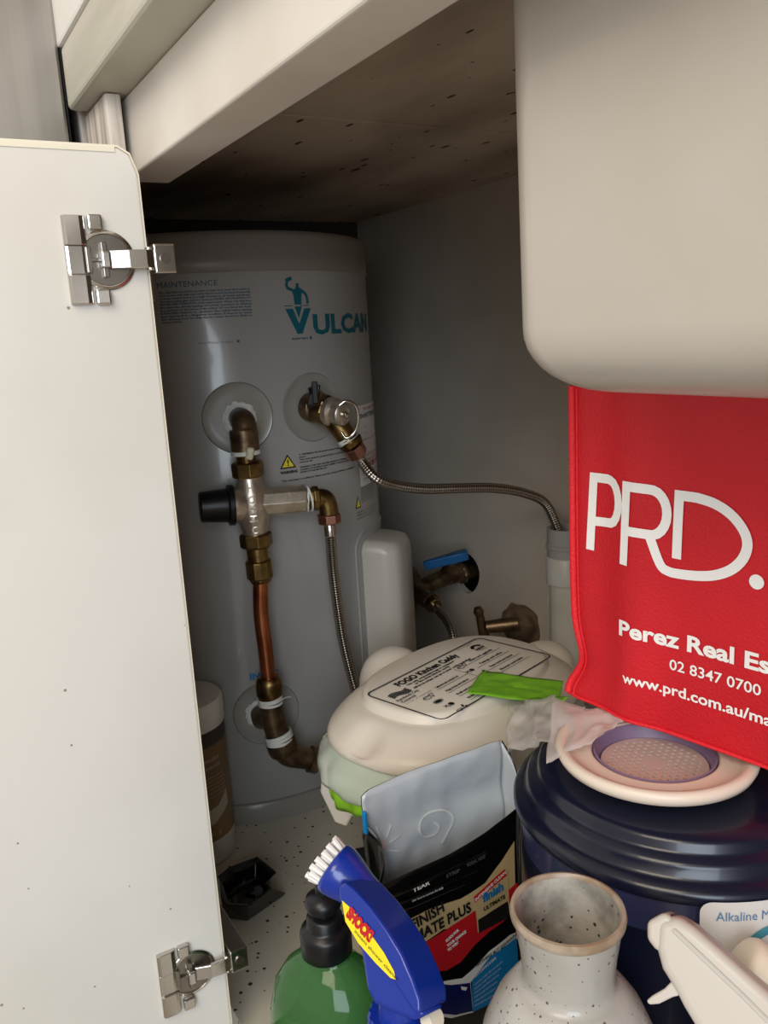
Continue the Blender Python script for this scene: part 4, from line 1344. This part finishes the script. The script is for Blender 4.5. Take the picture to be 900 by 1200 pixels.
crumple([on((640, 896), 2, .284), on((700, 868), 2, .290), on((735, 846), 2, .2895), on((650, 820), 2, .2885)], 44, 26, .0022, 5, 9).build('film_sheet', 'film', cb, solid=.0003)
crumple([on((610, 878), 2, .244), on((668, 850), 2, .284), on((690, 832), 2, .2885), on((620, 822), 2, .250)], 40, 26, .0035, 11, 8).build('film_sheet', 'film', cb, solid=.0003)
crumple([on((612, 840), 2, .236), on((655, 836), 2, .262), on((668, 818), 2, .272), on((618, 822), 2, .236)], 24, 14, .0025, 15).build('lime_fold', 'green', cb, solid=.0004)

# ================================================================== DISHWASHER TABLET POUCH
XF, XB = .118, .088
pouch = thing('tablet_pouch', 'torn-open black dishwasher tablet pouch with silvery lining beside the tank', 'pouch', (.1, .12, 0))
pl_ = lambda p: on(p, 0, XF)
PT = [(446, 1044), (480, 1026), (530, 1004), (575, 977), (609, 950)]
tops = [(pl_(p).y, pl_(p).z) for p in PT]
y0p, y1p = tops[0][0], pl_((611, 950)).y
def topz(y):
    for a, c in zip(tops, tops[1:]):
        if y <= c[0]: 
            t = (y-a[0])/(c[0]-a[0]); return a[1]+(c[1]-a[1])*max(-.3, t)
    return tops[-1][1]
def pf(y, z, e=0):
    t = (y-y0p)/(y1p-y0p); t = min(1, max(0, t)); zt_ = .195
    bulge = .003*math.sin(PI*t)*math.sin(PI*min(1, max(0, z/.20)))
    wr = .0010*noise.noise(Vector((y*40, z*25, 3)))
    return Vector((XF-.004+bulge+wr+e, y, z))
MB().grid(40, 40, lambda i, j: pf(y0p+(y1p-y0p)*i, .001+(topz(y0p+(y1p-y0p)*i)-.001)*j)).build('front_wall', 'pouch', pouch, solid=.0006)
# rear wall: outside black, lining towards the viewer
bt = [(425, 935), (432, 928), (470, 912), (530, 888), (575, 872), (587, 868)]
yb = lambda p: (on(p, 0, XB).y, on(p, 0, XB).z)
bt2 = [yb(p) for p in bt]
bt2.sort()
def btop(y):
    if y <= bt2[0][0]: return bt2[0][1]
    for a, c in zip(bt2, bt2[1:]):
        if y <= c[0]: return a[1]+(c[1]-a[1])*(y-a[0])/(c[0]-a[0])
    return bt2[-1][1]
ya, ybb = bt2[0][0], bt2[-1][0]
def pb(y, z, e=0):
    t = (y-ya)/(ybb-ya)
    lean = -.004*math.sin(PI*min(1, max(0, t)))+.0040*noise.noise(Vector((y*24, z*34, 9)))+.0016*noise.noise(Vector((y*70, z*80, 4)))
    return Vector((XB+lean+e, y, z))
MB().grid(36, 36, lambda i, j: pb(ya+(ybb-ya)*i, .02+(btop(ya+(ybb-ya)*i)-.02)*j)).build('lining', 'foilw', pouch, solid=.0005)
MB().grid(36, 36, lambda i, j: pb(ya+(ybb-ya)*i, .001+(btop(ya+(ybb-ya)*i)-.0015)*j, -.0012)).build('rear_wall', 'pouch', pouch, solid=.0005)
# right fold: lining turning forward
def rf(i, j):
    a = pb(ybb, .02+(btop(ybb)-.02)*j); c = Vector((XF-.004, y1p, .001+(topz(y1p)-.001)*j))
    p = a.lerp(c, i); p.y += .006*math.sin(PI*i)
    return p
MB().grid(12, 30, rf).build('side_fold', 'foilw', pouch, solid=.0005)
MB().grid(12, 30, lambda i, j: rf(i, j)+Vector((0, .0012, 0))).build('side_fold', 'pouch', pouch, solid=.0005)
def lf(i, j):
    a = pb(ya, .001+(btop(ya)-.02)*j); c = Vector((XF-.004, y0p, .001+(topz(y0p)-.001)*j))
    p = a.lerp(c, i); p.y += .010*math.sin(PI*i)-.0*j
    return p
MB().grid(12, 30, lf).build('side_fold', 'pouch', pouch, solid=.0005)
# small blue tear corner at the upper left
MB().box((XB-.001, ya-.0012, btop(ya)-.026), (XB+.003, ya+.0012, btop(ya)-.010)).build('blue_corner', 'bluep', pouch, bevel=.0005)
def U(p): q = pl_(p); return (q.y, q.z)
def ff(e): return lambda u, v: pf(u, v, e)
def poly(px, e, nm, m, lab=None):
    return printed([polypatch([U(p) for p in px], .006)], ff(e), nm, m, pouch, lab)
ye = 609
goldp = [(440, 1108), (470, 1086), (505, 1066), (540, 1054), (570, 1036), (590, 1012), (606, 988), (607, 1050), (596, 1060), (580, 1062), (558, 1072), (545, 1085), (520, 1090), (497, 1107), (490, 1120), (470, 1150)]
poly(goldp, .0006, 'gold_band', 'gold')
redp_ = [(470, 1130), (497, 1107), (520, 1092), (556, 1068), (580, 1062), (609, 1036), (612, 1060), (603, 1072), (592, 1082), (575, 1092), (556, 1108), (540, 1128), (524, 1138), (508, 1139), (490, 1140)]
poly(redp_, .0008, 'red_band', 'redp')
whp = [(500, 1150), (520, 1151), (542, 1147), (556, 1135), (575, 1115), (600, 1098), (612, 1094), (612, 1102), (590, 1112), (560, 1142), (552, 1152), (556, 1188), (530, 1194), (515, 1192)]
poly(whp, .0007, 'white_band', 'white')
poly([(505, 1153), (530, 1155), (551, 1152), (555, 1186), (535, 1190), (512, 1188)], .0010, 'navy_panel', 'navyp')
poly([(553, 1150), (575, 1122), (608, 1101), (610, 1130), (590, 1160), (576, 1178), (555, 1187)], .0010, 'blue_panel', 'bluep')
# small product picture with its red banner
poly([(556, 1052), (597, 1022), (600, 1075), (560, 1093)], .0011, 'product_picture', 'gold')
poly([(560, 1078), (597, 1058), (600, 1076), (561, 1093)], .0013, 'picture_base', 'ink')
poly([(555, 1051), (594, 1020), (596, 1028), (556, 1058)], .0013, 'picture_banner', 'redp')
def ptext(s, a, c, h, m, nm='lettering', bold=.0001, e=.0016, skew=0, shear=0):
    A = Vector(U(a)); B = Vector(U(c)); d = B-A; L_ = d.length; d.normalize(); nrm_ = Vector((-d.y, d.x))
    vs, fs = fit_text(s, 0, L_, 0, h, bold=bold, res=2, shear=shear)
    vs = [tuple(A+d*v[0]+nrm_*v[1])+(0,) for v in vs]
    printed([(vs, fs)], ff(e), nm, m, pouch)
ptext('FINISH', (484, 1091), (521, 1067), .0078, 'ink', bold=.0004)
ptext('ULTIMATE PLUS', (460, 1121), (552, 1067), .0080, 'ink', bold=.0004)
ptext('INTENSIVE CLEAN', (557, 1056), (595, 1025), .0024, 'white')
ptext('finish', (566, 1058), (592, 1044), .0068, 'blueink', bold=.0005)
ptext('ULTIMATE', (567, 1068), (594, 1054), .0032, 'ink', bold=.0002)
ptext('PLUS', (573, 1074), (588, 1066), .0024, 'ink', bold=.0002)
ptext('SCAN FOR', (523, 1104), (538, 1090), .0022, 'white', bold=.0002)
ptext('YOUR CHANCE', (524, 1110), (546, 1092), .0022, 'white', bold=.0002)
ptext('TO WIN*', (525, 1115), (538, 1104), .0022, 'white', bold=.0002)
ptext('NOTHING BUT DISHWASHING', (558, 1133), (614, 1094), .0026, 'ink', bold=.0001)
ptext('FOR A CLEANING & SHINE', (556, 1146), (582, 1124), .0024, 'white')
for k in range(6):
    ptext('removes tough stains and grease', (556, 1155+5*k), (590-2*k, 1128+8*k), .0016, 'white', nm='small_print', bold=0)
poly([(540, 1156), (548, 1157), (546, 1161), (541, 1160)], .0013, 'bubble_print', 'white')
# press-seal ridges and pale words near the mouth
for (a, c) in (((452, 1058), (572, 1000)), ((455, 1067), (560, 1020)), ((459, 1075), (545, 1036))):
    A = Vector(U(a)); B = Vector(U(c))
    MB().tube([pf(*(A.lerp(B, i/14)), .0008) for i in range(15)], .0011, 8).build('press_seal', 'pouch', pouch)
ptext('TEAR', (485, 1047), (505, 1037), .0028, 'white')
ptext('STRIP', (524, 1030), (540, 1022), .0026, 'greyink')
ptext('RESEAL HERE', (548, 1016), (570, 1006), .0026, 'greyink')
ptext('tear here to remove the strip', (484, 1058), (520, 1042), .0018, 'white', nm='small_print', bold=0)
# swirl and flower faintly printed on the lining
fa = mat('faint_lining_print', (212, 216, 214), .4)
fr_ = mat('faint_rose_print', (206, 178, 182), .4)
def B_(p): q_ = on(p, 0, XB); return (q_.y, q_.z)
lf_ = lambda u, v: pb(u, v, .0012)
sw = [B_(p) for p in [(520, 990), (532, 972), (534, 960), (524, 952), (508, 954), (496, 962), (492, 974), (500, 982), (512, 980), (518, 972), (512, 966)]]
sw = [(v.x, v.y) for v in smooth_path([(a_, b_, 0) for a_, b_ in sw], 5)]
printed([stroke(sw, .0018)], lf_, 'swirl_print', fa, pouch)
fl = [B_(p) for p in [(447, 988), (452, 985), (453, 993), (449, 999), (444, 999), (442, 993)]]
printed([polypatch(fl)], lf_, 'flower_print', fr_, pouch)
cF = Vector(B_((448, 992)))
printed([stroke([tuple(cF+Vector((math.cos(a), math.sin(a)))*.006), tuple(cF+Vector((math.cos(a+.2), math.sin(a+.2)))*.016)], .0014) for a in [k*PI/4 for k in range(8)] if math.cos(a) > -.5], lf_, 'flower_print', fa, pouch)

# black tray lid lying behind the spray
MB_tr = thing('black_tray', 'black tray edge lying on the base board behind the blue spray head', 'tray', on((420, 1002), 2, 0))
bt0 = on((418, 1008), 2, .004)
MB().prism(round_rect(-.045, -.03, .045, .03, .006), -.0035, .004, frame(bt0+Vector((.02, .014, 0)), (0, 0, 1), (.3, .95, 0))).build('tray_body', 'gloss', MB_tr, bevel=.001)

# ================================================================== GREEN PUMP BOTTLE
gc = on((379, 1062), 2, .178); gc.z = 0
gb = thing('soap_bottle', 'transparent green soap bottle with black pump collar at bottom left', 'bottle', gc)
TG = Matrix.Translation(gc) @ Matrix.Rotation(rad(35), 4, 'Z') @ Matrix.Diagonal((1, 1, 1.045, 1))
gp = [(0, .001), (.038, .001), (.042, .006), (.044, .04), (.044, .078), (.0425, .098), (.038, .115), (.030, .127), (.021, .1345), (.0145, .139), (.0135, .145), (0, .145)]
MB().lathe(gp, TG, 64, sy=.72).build('bottle_shell', 'bottle', gb, angle=70)
MB().lathe([(0, .003), (.037, .003), (.0405, .008), (.0425, .04), (.0425, .078), (.0412, .093), (.0385, .106), (0, .107)], TG, 48, sy=.70).build('liquid', 'liquid', gb, angle=60)['label'] = 'green washing-up liquid'
TG2 = Matrix.Translation(gc) @ Matrix.Diagonal((1, 1, 1.045, 1))
MB().lathe([(0, .139), (.0150, .139), (.0165, .1405), (.0165, .1535), (.0155, .1560), (.0125, .1570), (.0115, .1585), (.0115, .1640), (.0100, .1655), (0, .1655)], TG2, 40).build('pump_collar', 'black', gb, angle=50)
MB().lathe([(0, .1655), (.0060, .1655), (.0060, .1690), (.0108, .1700), (.0118, .1730), (.0108, .1770), (.0060, .1795), (.0045, .1800), (.0045, .1900), (0, .1900)], TG2, 32).build('pump_head', 'black', gb, angle=50)
# label round the lower right
def bl(u, v, e=.0008):
    a = u
    R = Matrix.Rotation(rad(35), 4, 'Z')
    q_ = R @ Vector(((.044+e)*math.cos(a), (.044+e)*.72*math.sin(a), 0))
    return gc+Vector((q_.x, q_.y, v))
printed([polypatch([(-1.2+.0, .01), (.15, .01), (.15, .060), (0, .085), (-.25, .102), (-.5, .075), (-.9, .05), (-1.2, .03)], .12)], bl, 'front_label', 'paper', gb)
printed([disc(-.22, .062, .20, 20, .020)], lambda u, v: bl(u, v, .0012), 'label_badge', 'navyp', gb)
printed([disc(-.22, .062, .12, 20, .012)], lambda u, v: bl(u, v, .0016), 'label_badge', 'gold', gb)

# ================================================================== BLUE TRIGGER BOTTLE WITH BRUSH
# side view plane of the head: through brush and heel, facing the viewer's left-front
bs = thing('brush_spray', 'cobalt blue spray bottle head with white brush tip and yellow sticker', 'spray bottle', (.225, .02, 0))
def sp(p, t): return CAM+ray(p)*t
hA = sp((398, 1030), .470); hB = sp((492, 1180), .425)
ax = (hB-hA).normalized(); HL = (hB-hA).length
toc = (CAM-hA).normalized()
toc = (toc-ax*toc.dot(ax)).normalized()
per = toc.cross(ax).normalized()
if per.dot(-CD) < 0: per = -per         # square to the head's axis, towards its top
nv = (toc*.80-per*.60).normalized()
upv = nv.cross(ax).normalized()
if upv.dot(per) < 0: upv = -upv
Mhd = Matrix((ax, upv, nv)).transposed().to_4x4(); Mhd.translation = hA
def pxl(p):                          # measured pixel -> coordinates in the head's own plane
    q_ = Mhd.inverted() @ onplane(p, hA+nv*.0125, nv); return (q_.x, q_.y)
outline = [pxl(p) for p in [(397, 1054), (396, 1038), (404, 1034), (416, 1044), (434, 1064), (453, 1090), (470, 1118), (483, 1148), (491, 1172), (492, 1188), (486, 1190), (474, 1172), (455, 1142), (432, 1110), (412, 1082)]]
def shell(poly_, h, ins, name, m, parent, Mx_, bev):
    b = MB().prism(poly_, -h, h, Mx_)
    return b.build(name, m, parent, bevel=bev, seg=4, angle=30)
shell(outline, .0125, 0, 'head_cover', 'blue', bs, Mhd, .0032)
low = [pxl(p) for p in [(410, 1078), (432, 1108), (455, 1140), (478, 1172), (494, 1192), (480, 1200), (446, 1186), (432, 1178), (424, 1160), (421, 1138), (418, 1118), (414, 1100)]]
shell(low, .0095, 0, 'trigger_guard', 'blue', bs, Mhd, .003)
trg = [pxl(p) for p in [(411, 1082), (408, 1098), (409, 1114), (414, 1120), (418, 1112), (416, 1098), (418, 1090)]]
shell(trg, .0045, 0, 'trigger', 'bluet', bs, Mhd, .0012)
# sticker
stp = [pxl(p) for p in [(401, 1055), (409, 1062), (430, 1088), (450, 1116), (462, 1138), (464, 1148), (458, 1146), (440, 1128), (420, 1105), (405, 1080)]]
stf = lambda e: (lambda u, v: Mhd @ Vector((u, v, .0125+e)))
printed([polypatch(stp)], stf(.0002), 'sticker', 'sylabel', bs, 'yellow sticker')
A = Vector(pxl((406, 1072))); B = Vector(pxl((434, 1104))); d = (B-A).normalized(); n_ = Vector((-d.y, d.x))
if n_.dot(Vector(pxl((430, 1090)))-A) < 0: n_ = -n_
vs, fs = fit_text('SHOCK!', 0, (B-A).length, 0, .0055, bold=.0006)
flip = 1
printed([([tuple(A+d*v[0]+n_*v[1])+(0,) for v in vs], fs)], stf(.0006), 'lettering', 'redp', bs)
vs, fs = fit_text('instant shower cleaner', 0, .034, 0, .0016)
A2 = Vector(pxl((416, 1092)))
printed([([tuple(A2+d*v[0]+n_*v[1])+(0,) for v in vs], fs)], stf(.0006), 'small_print', 'ink', bs)
# brush socket and bristles
ba = (sp((382, 1008), .476)-sp((402, 1025), .472)).normalized()
bc_ = sp((402, 1025), .474)
Mb = frame(bc_, ba, upv)
MB().lathe([(0, -.020), (.0092, -.020), (.0108, -.012), (.0138, -.002), (.0148, .003), (.0148, .0065), (.0138, .0075), (0, .0075)], Mb, 40).build('brush_socket', 'blue', bs, angle=50)
tufts = MB()
rr = random.Random(4)
for ring_, cnt in ((.0, 1), (.0040, 6), (.0078, 11), (.0115, 16)):
    for k in range(cnt):
        a = 2*PI*k/cnt+ring_*100
        p = Vector((ring_*math.cos(a), ring_*math.sin(a), .007))
        e = Vector((ring_*1.12*math.cos(a)+rr.uniform(-.0005, .0005), ring_*1.12*math.sin(a)+rr.uniform(-.0005, .0005), .0155+rr.uniform(-.001, .001)))
        tufts.tube([Mb @ p, Mb @ ((p+e)/2), Mb @ e], [.0013, .0016, .0019], 7)
o = tufts.build('bristle_tuft', 'bristle', bs); o['kind'] = 'stuff'; o['label'] = 'white bristles'
# ribbed neck collar and bottle below the frame
nk = sp((468, 1185), .445)
nk0 = Vector((nk.x+.004, nk.y-.002, 0))
MBt = Matrix.Translation(nk0)
ribs = MB()
n = 72; vs = []; fs = []
zt_ = nk.z+.004
for z, k in ((zt_-.034, 1), (zt_-.004, 1), (zt_, .93)):
    for i in range(n):
        a = 2*PI*i/n
        r = (.0165+(.0009 if (i//2) % 2 else 0))*k
        vs.append(nk0+Vector((r*math.cos(a), r*math.sin(a), z)))
for j in range(2):
    for i in range(n): fs.append((j*n+i, j*n+(i+1) % n, (j+1)*n+(i+1) % n, (j+1)*n+i))
fs += [tuple(reversed(range(n))), tuple(2*n+i for i in range(n))]
ribs.add(vs, fs).build('ribbed_collar', 'blue', bs, smooth=False)
zk = zt_-.036
MB().lathe([(0, .001), (.030, .001), (.034, .006), (.034, zk*.62), (.030, zk*.78), (.018, zk*.93), (.0145, zk), (0, zk)], MBt, 48).build('bottle_body', 'bluet', bs, angle=60)
MB().tube([nk0+Vector((0, 0, zt_-.006)), Mhd @ Vector((HL*.80, -.004, 0))], [.0125, .0095], 20).build('neck', 'blue', bs)
# pale tube end at the heel
MB().tube([sp((500, 1196), .428), sp((512, 1192), .424)], [.0045, .0050], 16).build('heel_plug', 'ivory', bs)

# ================================================================== STONEWARE VASE
VC = Vector((.2885, .071, 0)); TV = Matrix.Translation(VC)
vase = thing('stoneware_vase', 'small speckled grey stoneware vase with flared neck in the foreground', 'vase', VC)
zr = .2645
outer = [(0, 0), (.030, 0), (.034, .003), (.040, .07), (.0445, .12), (.0460, .155), (.0450, .175), (.0415, .195), (.0352, .2100), (.0290, .2190), (.0240, .2240)]
MB().lathe(outer+[(.0205, .2245), (.0205, .214), (0, .205)], TV, 72).build('belly', 'glaze', vase, angle=60)
MB().lathe([(.0195, .2225), (.0236, .2225), (.0240, .2240), (.0216, .2255), (.0214, .2300), (.0226, .2420), (.0244, .2540), (.0258, .2600), (.0238, .2600), (.0226, .2540), (.0210, .2420), (.0196, .2300)], TV, 72, close=True).build('neck', 'glaze', vase, angle=60)
MB().lathe([(.0258, .2592), (.0266, .2600), (.0269, .2622), (.0262, .2642), (.0249, .2645), (.0238, .2632), (.0236, .2610), (.0238, .2592)], TV, 72, close=True).build('rim', 'rim', vase)
MB().lathe([(.0237, .2625), (.0232, .2605), (.0220, .2540), (.0204, .2420), (.0190, .2300), (.0190, .2260), (.0160, .2245), (0, .2240)], TV, 56, nocap=True).build('inner_wall', 'glazein', vase, angle=60)

# ================================================================== WHITE TRIGGER SPRAY AND IVORY CAP BOTTLE
ws = thing('white_spray', 'translucent white trigger spray head pointing left, right of the vase', 'spray bottle', (.36, .08, 0))
wA = sp((770, 1082), .385); wB = sp((905, 1200), .352)
axw = (wB-wA).normalized()
nw = (-CF); nw = (nw-axw*nw.dot(axw)).normalized(); upw = nw.cross(axw)
if upw.dot(-CD) < 0: upw = -upw
Mw = Matrix((axw, upw, nw)).transposed().to_4x4(); Mw.translation = wA
def wx(p):
    q_ = Mw.inverted() @ onplane(p, wA+nw*.009, nw); return (q_.x, q_.y)
hd_ = [wx(p) for p in [(770, 1078), (792, 1073), (812, 1086), (840, 1110), (880, 1146), (920, 1180), (930, 1240), (840, 1240), (815, 1205), (800, 1180), (790, 1160), (775, 1136), (768, 1110)]]
shell(hd_, .0095, 0, 'spray_body', 'nozzle', ws, Mw, .004)
noz = [wx(p) for p in [(757, 1080), (777, 1069), (783, 1072), (794, 1084), (777, 1120), (766, 1112), (757, 1101)]]
shell(noz, .0085, 0, 'nozzle_cap', 'nozzle', ws, Mw, .0025)
tr = [wx(p) for p in [(788, 1140), (798, 1152), (802, 1166), (786, 1170), (770, 1178), (758, 1179), (755, 1174), (762, 1168), (776, 1160), (784, 1152)]]
shell(tr, .0055, 0, 'trigger', 'nozzle', ws, Mw, .002)
rb = [wx(p) for p in [(790, 1090), (830, 1128), (870, 1166), (900, 1196)]]
b = MB().tube([Mw @ Vector((x, y, .0094)) for x, y in rb], [.0012]*4, 8)
b.build('moulded_rib', 'nozzle', ws)
wb = sp((880, 1235), .345)
Tw = Matrix.Translation((wb.x, wb.y, 0))
MB().lathe([(0, .001), (.030, .001), (.033, .005), (.033, .12), (.028, .15), (.014, .170), (.0125, wb.z), (0, wb.z)], Tw, 40).build('bottle_body', 'whitebody', ws, angle=60)
ic = thing('ivory_bottle', 'ivory capped bottle tilted behind the white spray, at the right edge', 'bottle', sp((880, 1120), .405))
cA = sp((884, 1142), .395); cdir = (CR*.72+CD*.50-CF*.15).normalized()
Mi = frame(cA, cdir, CF)
MB().lathe([(0, -.009), (.0110, -.009), (.0136, -.0078), (.0150, -.0055), (.0153, .0065), (.0148, .0075), (0, .0075)], Mi, 48).build('cap', 'ivory', ic, angle=50)
MB().lathe([(0, .0075), (.0148, .0075), (.0148, .0095), (.0162, .010), (.0162, .016), (.0145, .017), (.0145, .060), (.0, .062)], Mi, 48).build('bottle_neck', 'whitebody', ic, angle=50)
MB().prism([(0, -.003), (.006, -.004), (.009, 0), (.006, .004), (0, .003)], -.0012, .0012, frame(sp((866, 1148), .382), -CF, cdir)).build('cap_notch', 'ivory', ic, bevel=.0006)

# ================================================================== JAR BEHIND THE DOOR
JC = Vector((-.2625, .0450, 0)); TJ = Matrix.Translation(JC)
jar = thing('powder_jar', 'white lidded tub with brown food label, half hidden behind the door', 'jar', JC)
JR = .0425
MB().lathe([(0, .0005), (JR-.004, .0005), (JR, .004), (JR, .150), (JR-.002, .153), (0, .153)], TJ, 56).build('tub', 'jarw', jar, angle=50)
MB().lathe([(0, .150), (JR+.0008, .150), (JR+.0012, .152), (JR+.0012, .174), (JR-.001, .1775), (0, .1785)], TJ, 56).build('lid', 'jarw', jar, angle=50)
def jp(u, v, e=.0004):
    a = u/JR
    return JC+Vector(((JR+e)*math.cos(a), (JR+e)*math.sin(a), v))
def band(v0, v1, m, e=.0004, wob=0):
    b = MB().grid(40, 2, lambda i, j: jp(-.08+.13*i, v0+(v1-v0)*j+wob*math.sin(i*6), e))
    return b.build('label_band', m, jar)
band(.030, .134, 'jarlab'); band(.134, .150, 'jardark')
printed([polypatch([(-.045, .045), (-.02, .041), (.012, .050), (.032, .062), (.032, .080), (.018, .068), (-.01, .062), (-.045, .060)], .006)], lambda u, v: jp(u, v, .0008), 'pale_print', 'jarpale', jar)
printed([disc(-.012, .057, .016, 20, .016)], lambda u, v: jp(u, v, .0012), 'food_picture', 'jarred', jar)
jt = [fit_text('wholefood powder', -.040, .026, .118, .0042, seg=.006), fit_text('pure and natural', -.040, .024, .110, .0036, seg=.006)]
for k in range(6): jt.append(fit_text('a rich source of nutrients and energy', -.042, .030, .100-.0042*k, .0019, res=1, seg=.006))
jt.append(fit_text('400 g', -.004, .018, .037, .0045, seg=.006))
printed(jt, lambda u, v: jp(u, v, .0009), 'lettering', 'jarpale', jar)

# ================================================================== BLACK PLASTIC HOLDER ON THE FLOOR
bk = thing('black_holder', 'glossy black angular plastic holder lying on the base board by the hinge', 'holder', on((292, 1045), 2, 0))
p_ = [on(q_, 2, .001) for q_ in [(245, 1036), (262, 1025), (296, 1010), (318, 1028), (311, 1033), (336, 1047), (330, 1052), (290, 1080), (255, 1075)]]
t_ = [on(q_, 2, .024) for q_ in [(252, 1030), (268, 1016), (302, 1003), (325, 1022), (312, 1034), (318, 1040), (312, 1046), (290, 1062), (262, 1060)]]
cm = sum(t_, Vector())/9
inn_ = [cm+(v-cm)*.80-Vector((0, 0, .002)) for v in t_]
inb = [cm+(v-cm)*.62-Vector((0, 0, .015)) for v in t_]
p_ = p_
b = MB(); n = 9
b.add(p_+t_+inn_+inb, [tuple(reversed(range(n)))]+[(k*n+i, k*n+(i+1) % n, (k+1)*n+(i+1) % n, (k+1)*n+i) for k in range(3) for i in range(n)]+[tuple(3*n+i for i in range(n))])
b.build('holder_shell', 'gloss', bk, smooth=False, bevel=.0015, seg=3)
MB().tube([cm+Vector((-.006, -.006, -.015)), cm+Vector((-.004, .004, -.010))], .0022, 10).build('locating_pin', 'gloss', bk)
MB().tube([cm+Vector((-.020, .010, -.014)), cm+Vector((-.022, .020, -.011)), cm+Vector((-.028, .020, -.014))], .0018, 10).build('clip', 'gloss', bk)
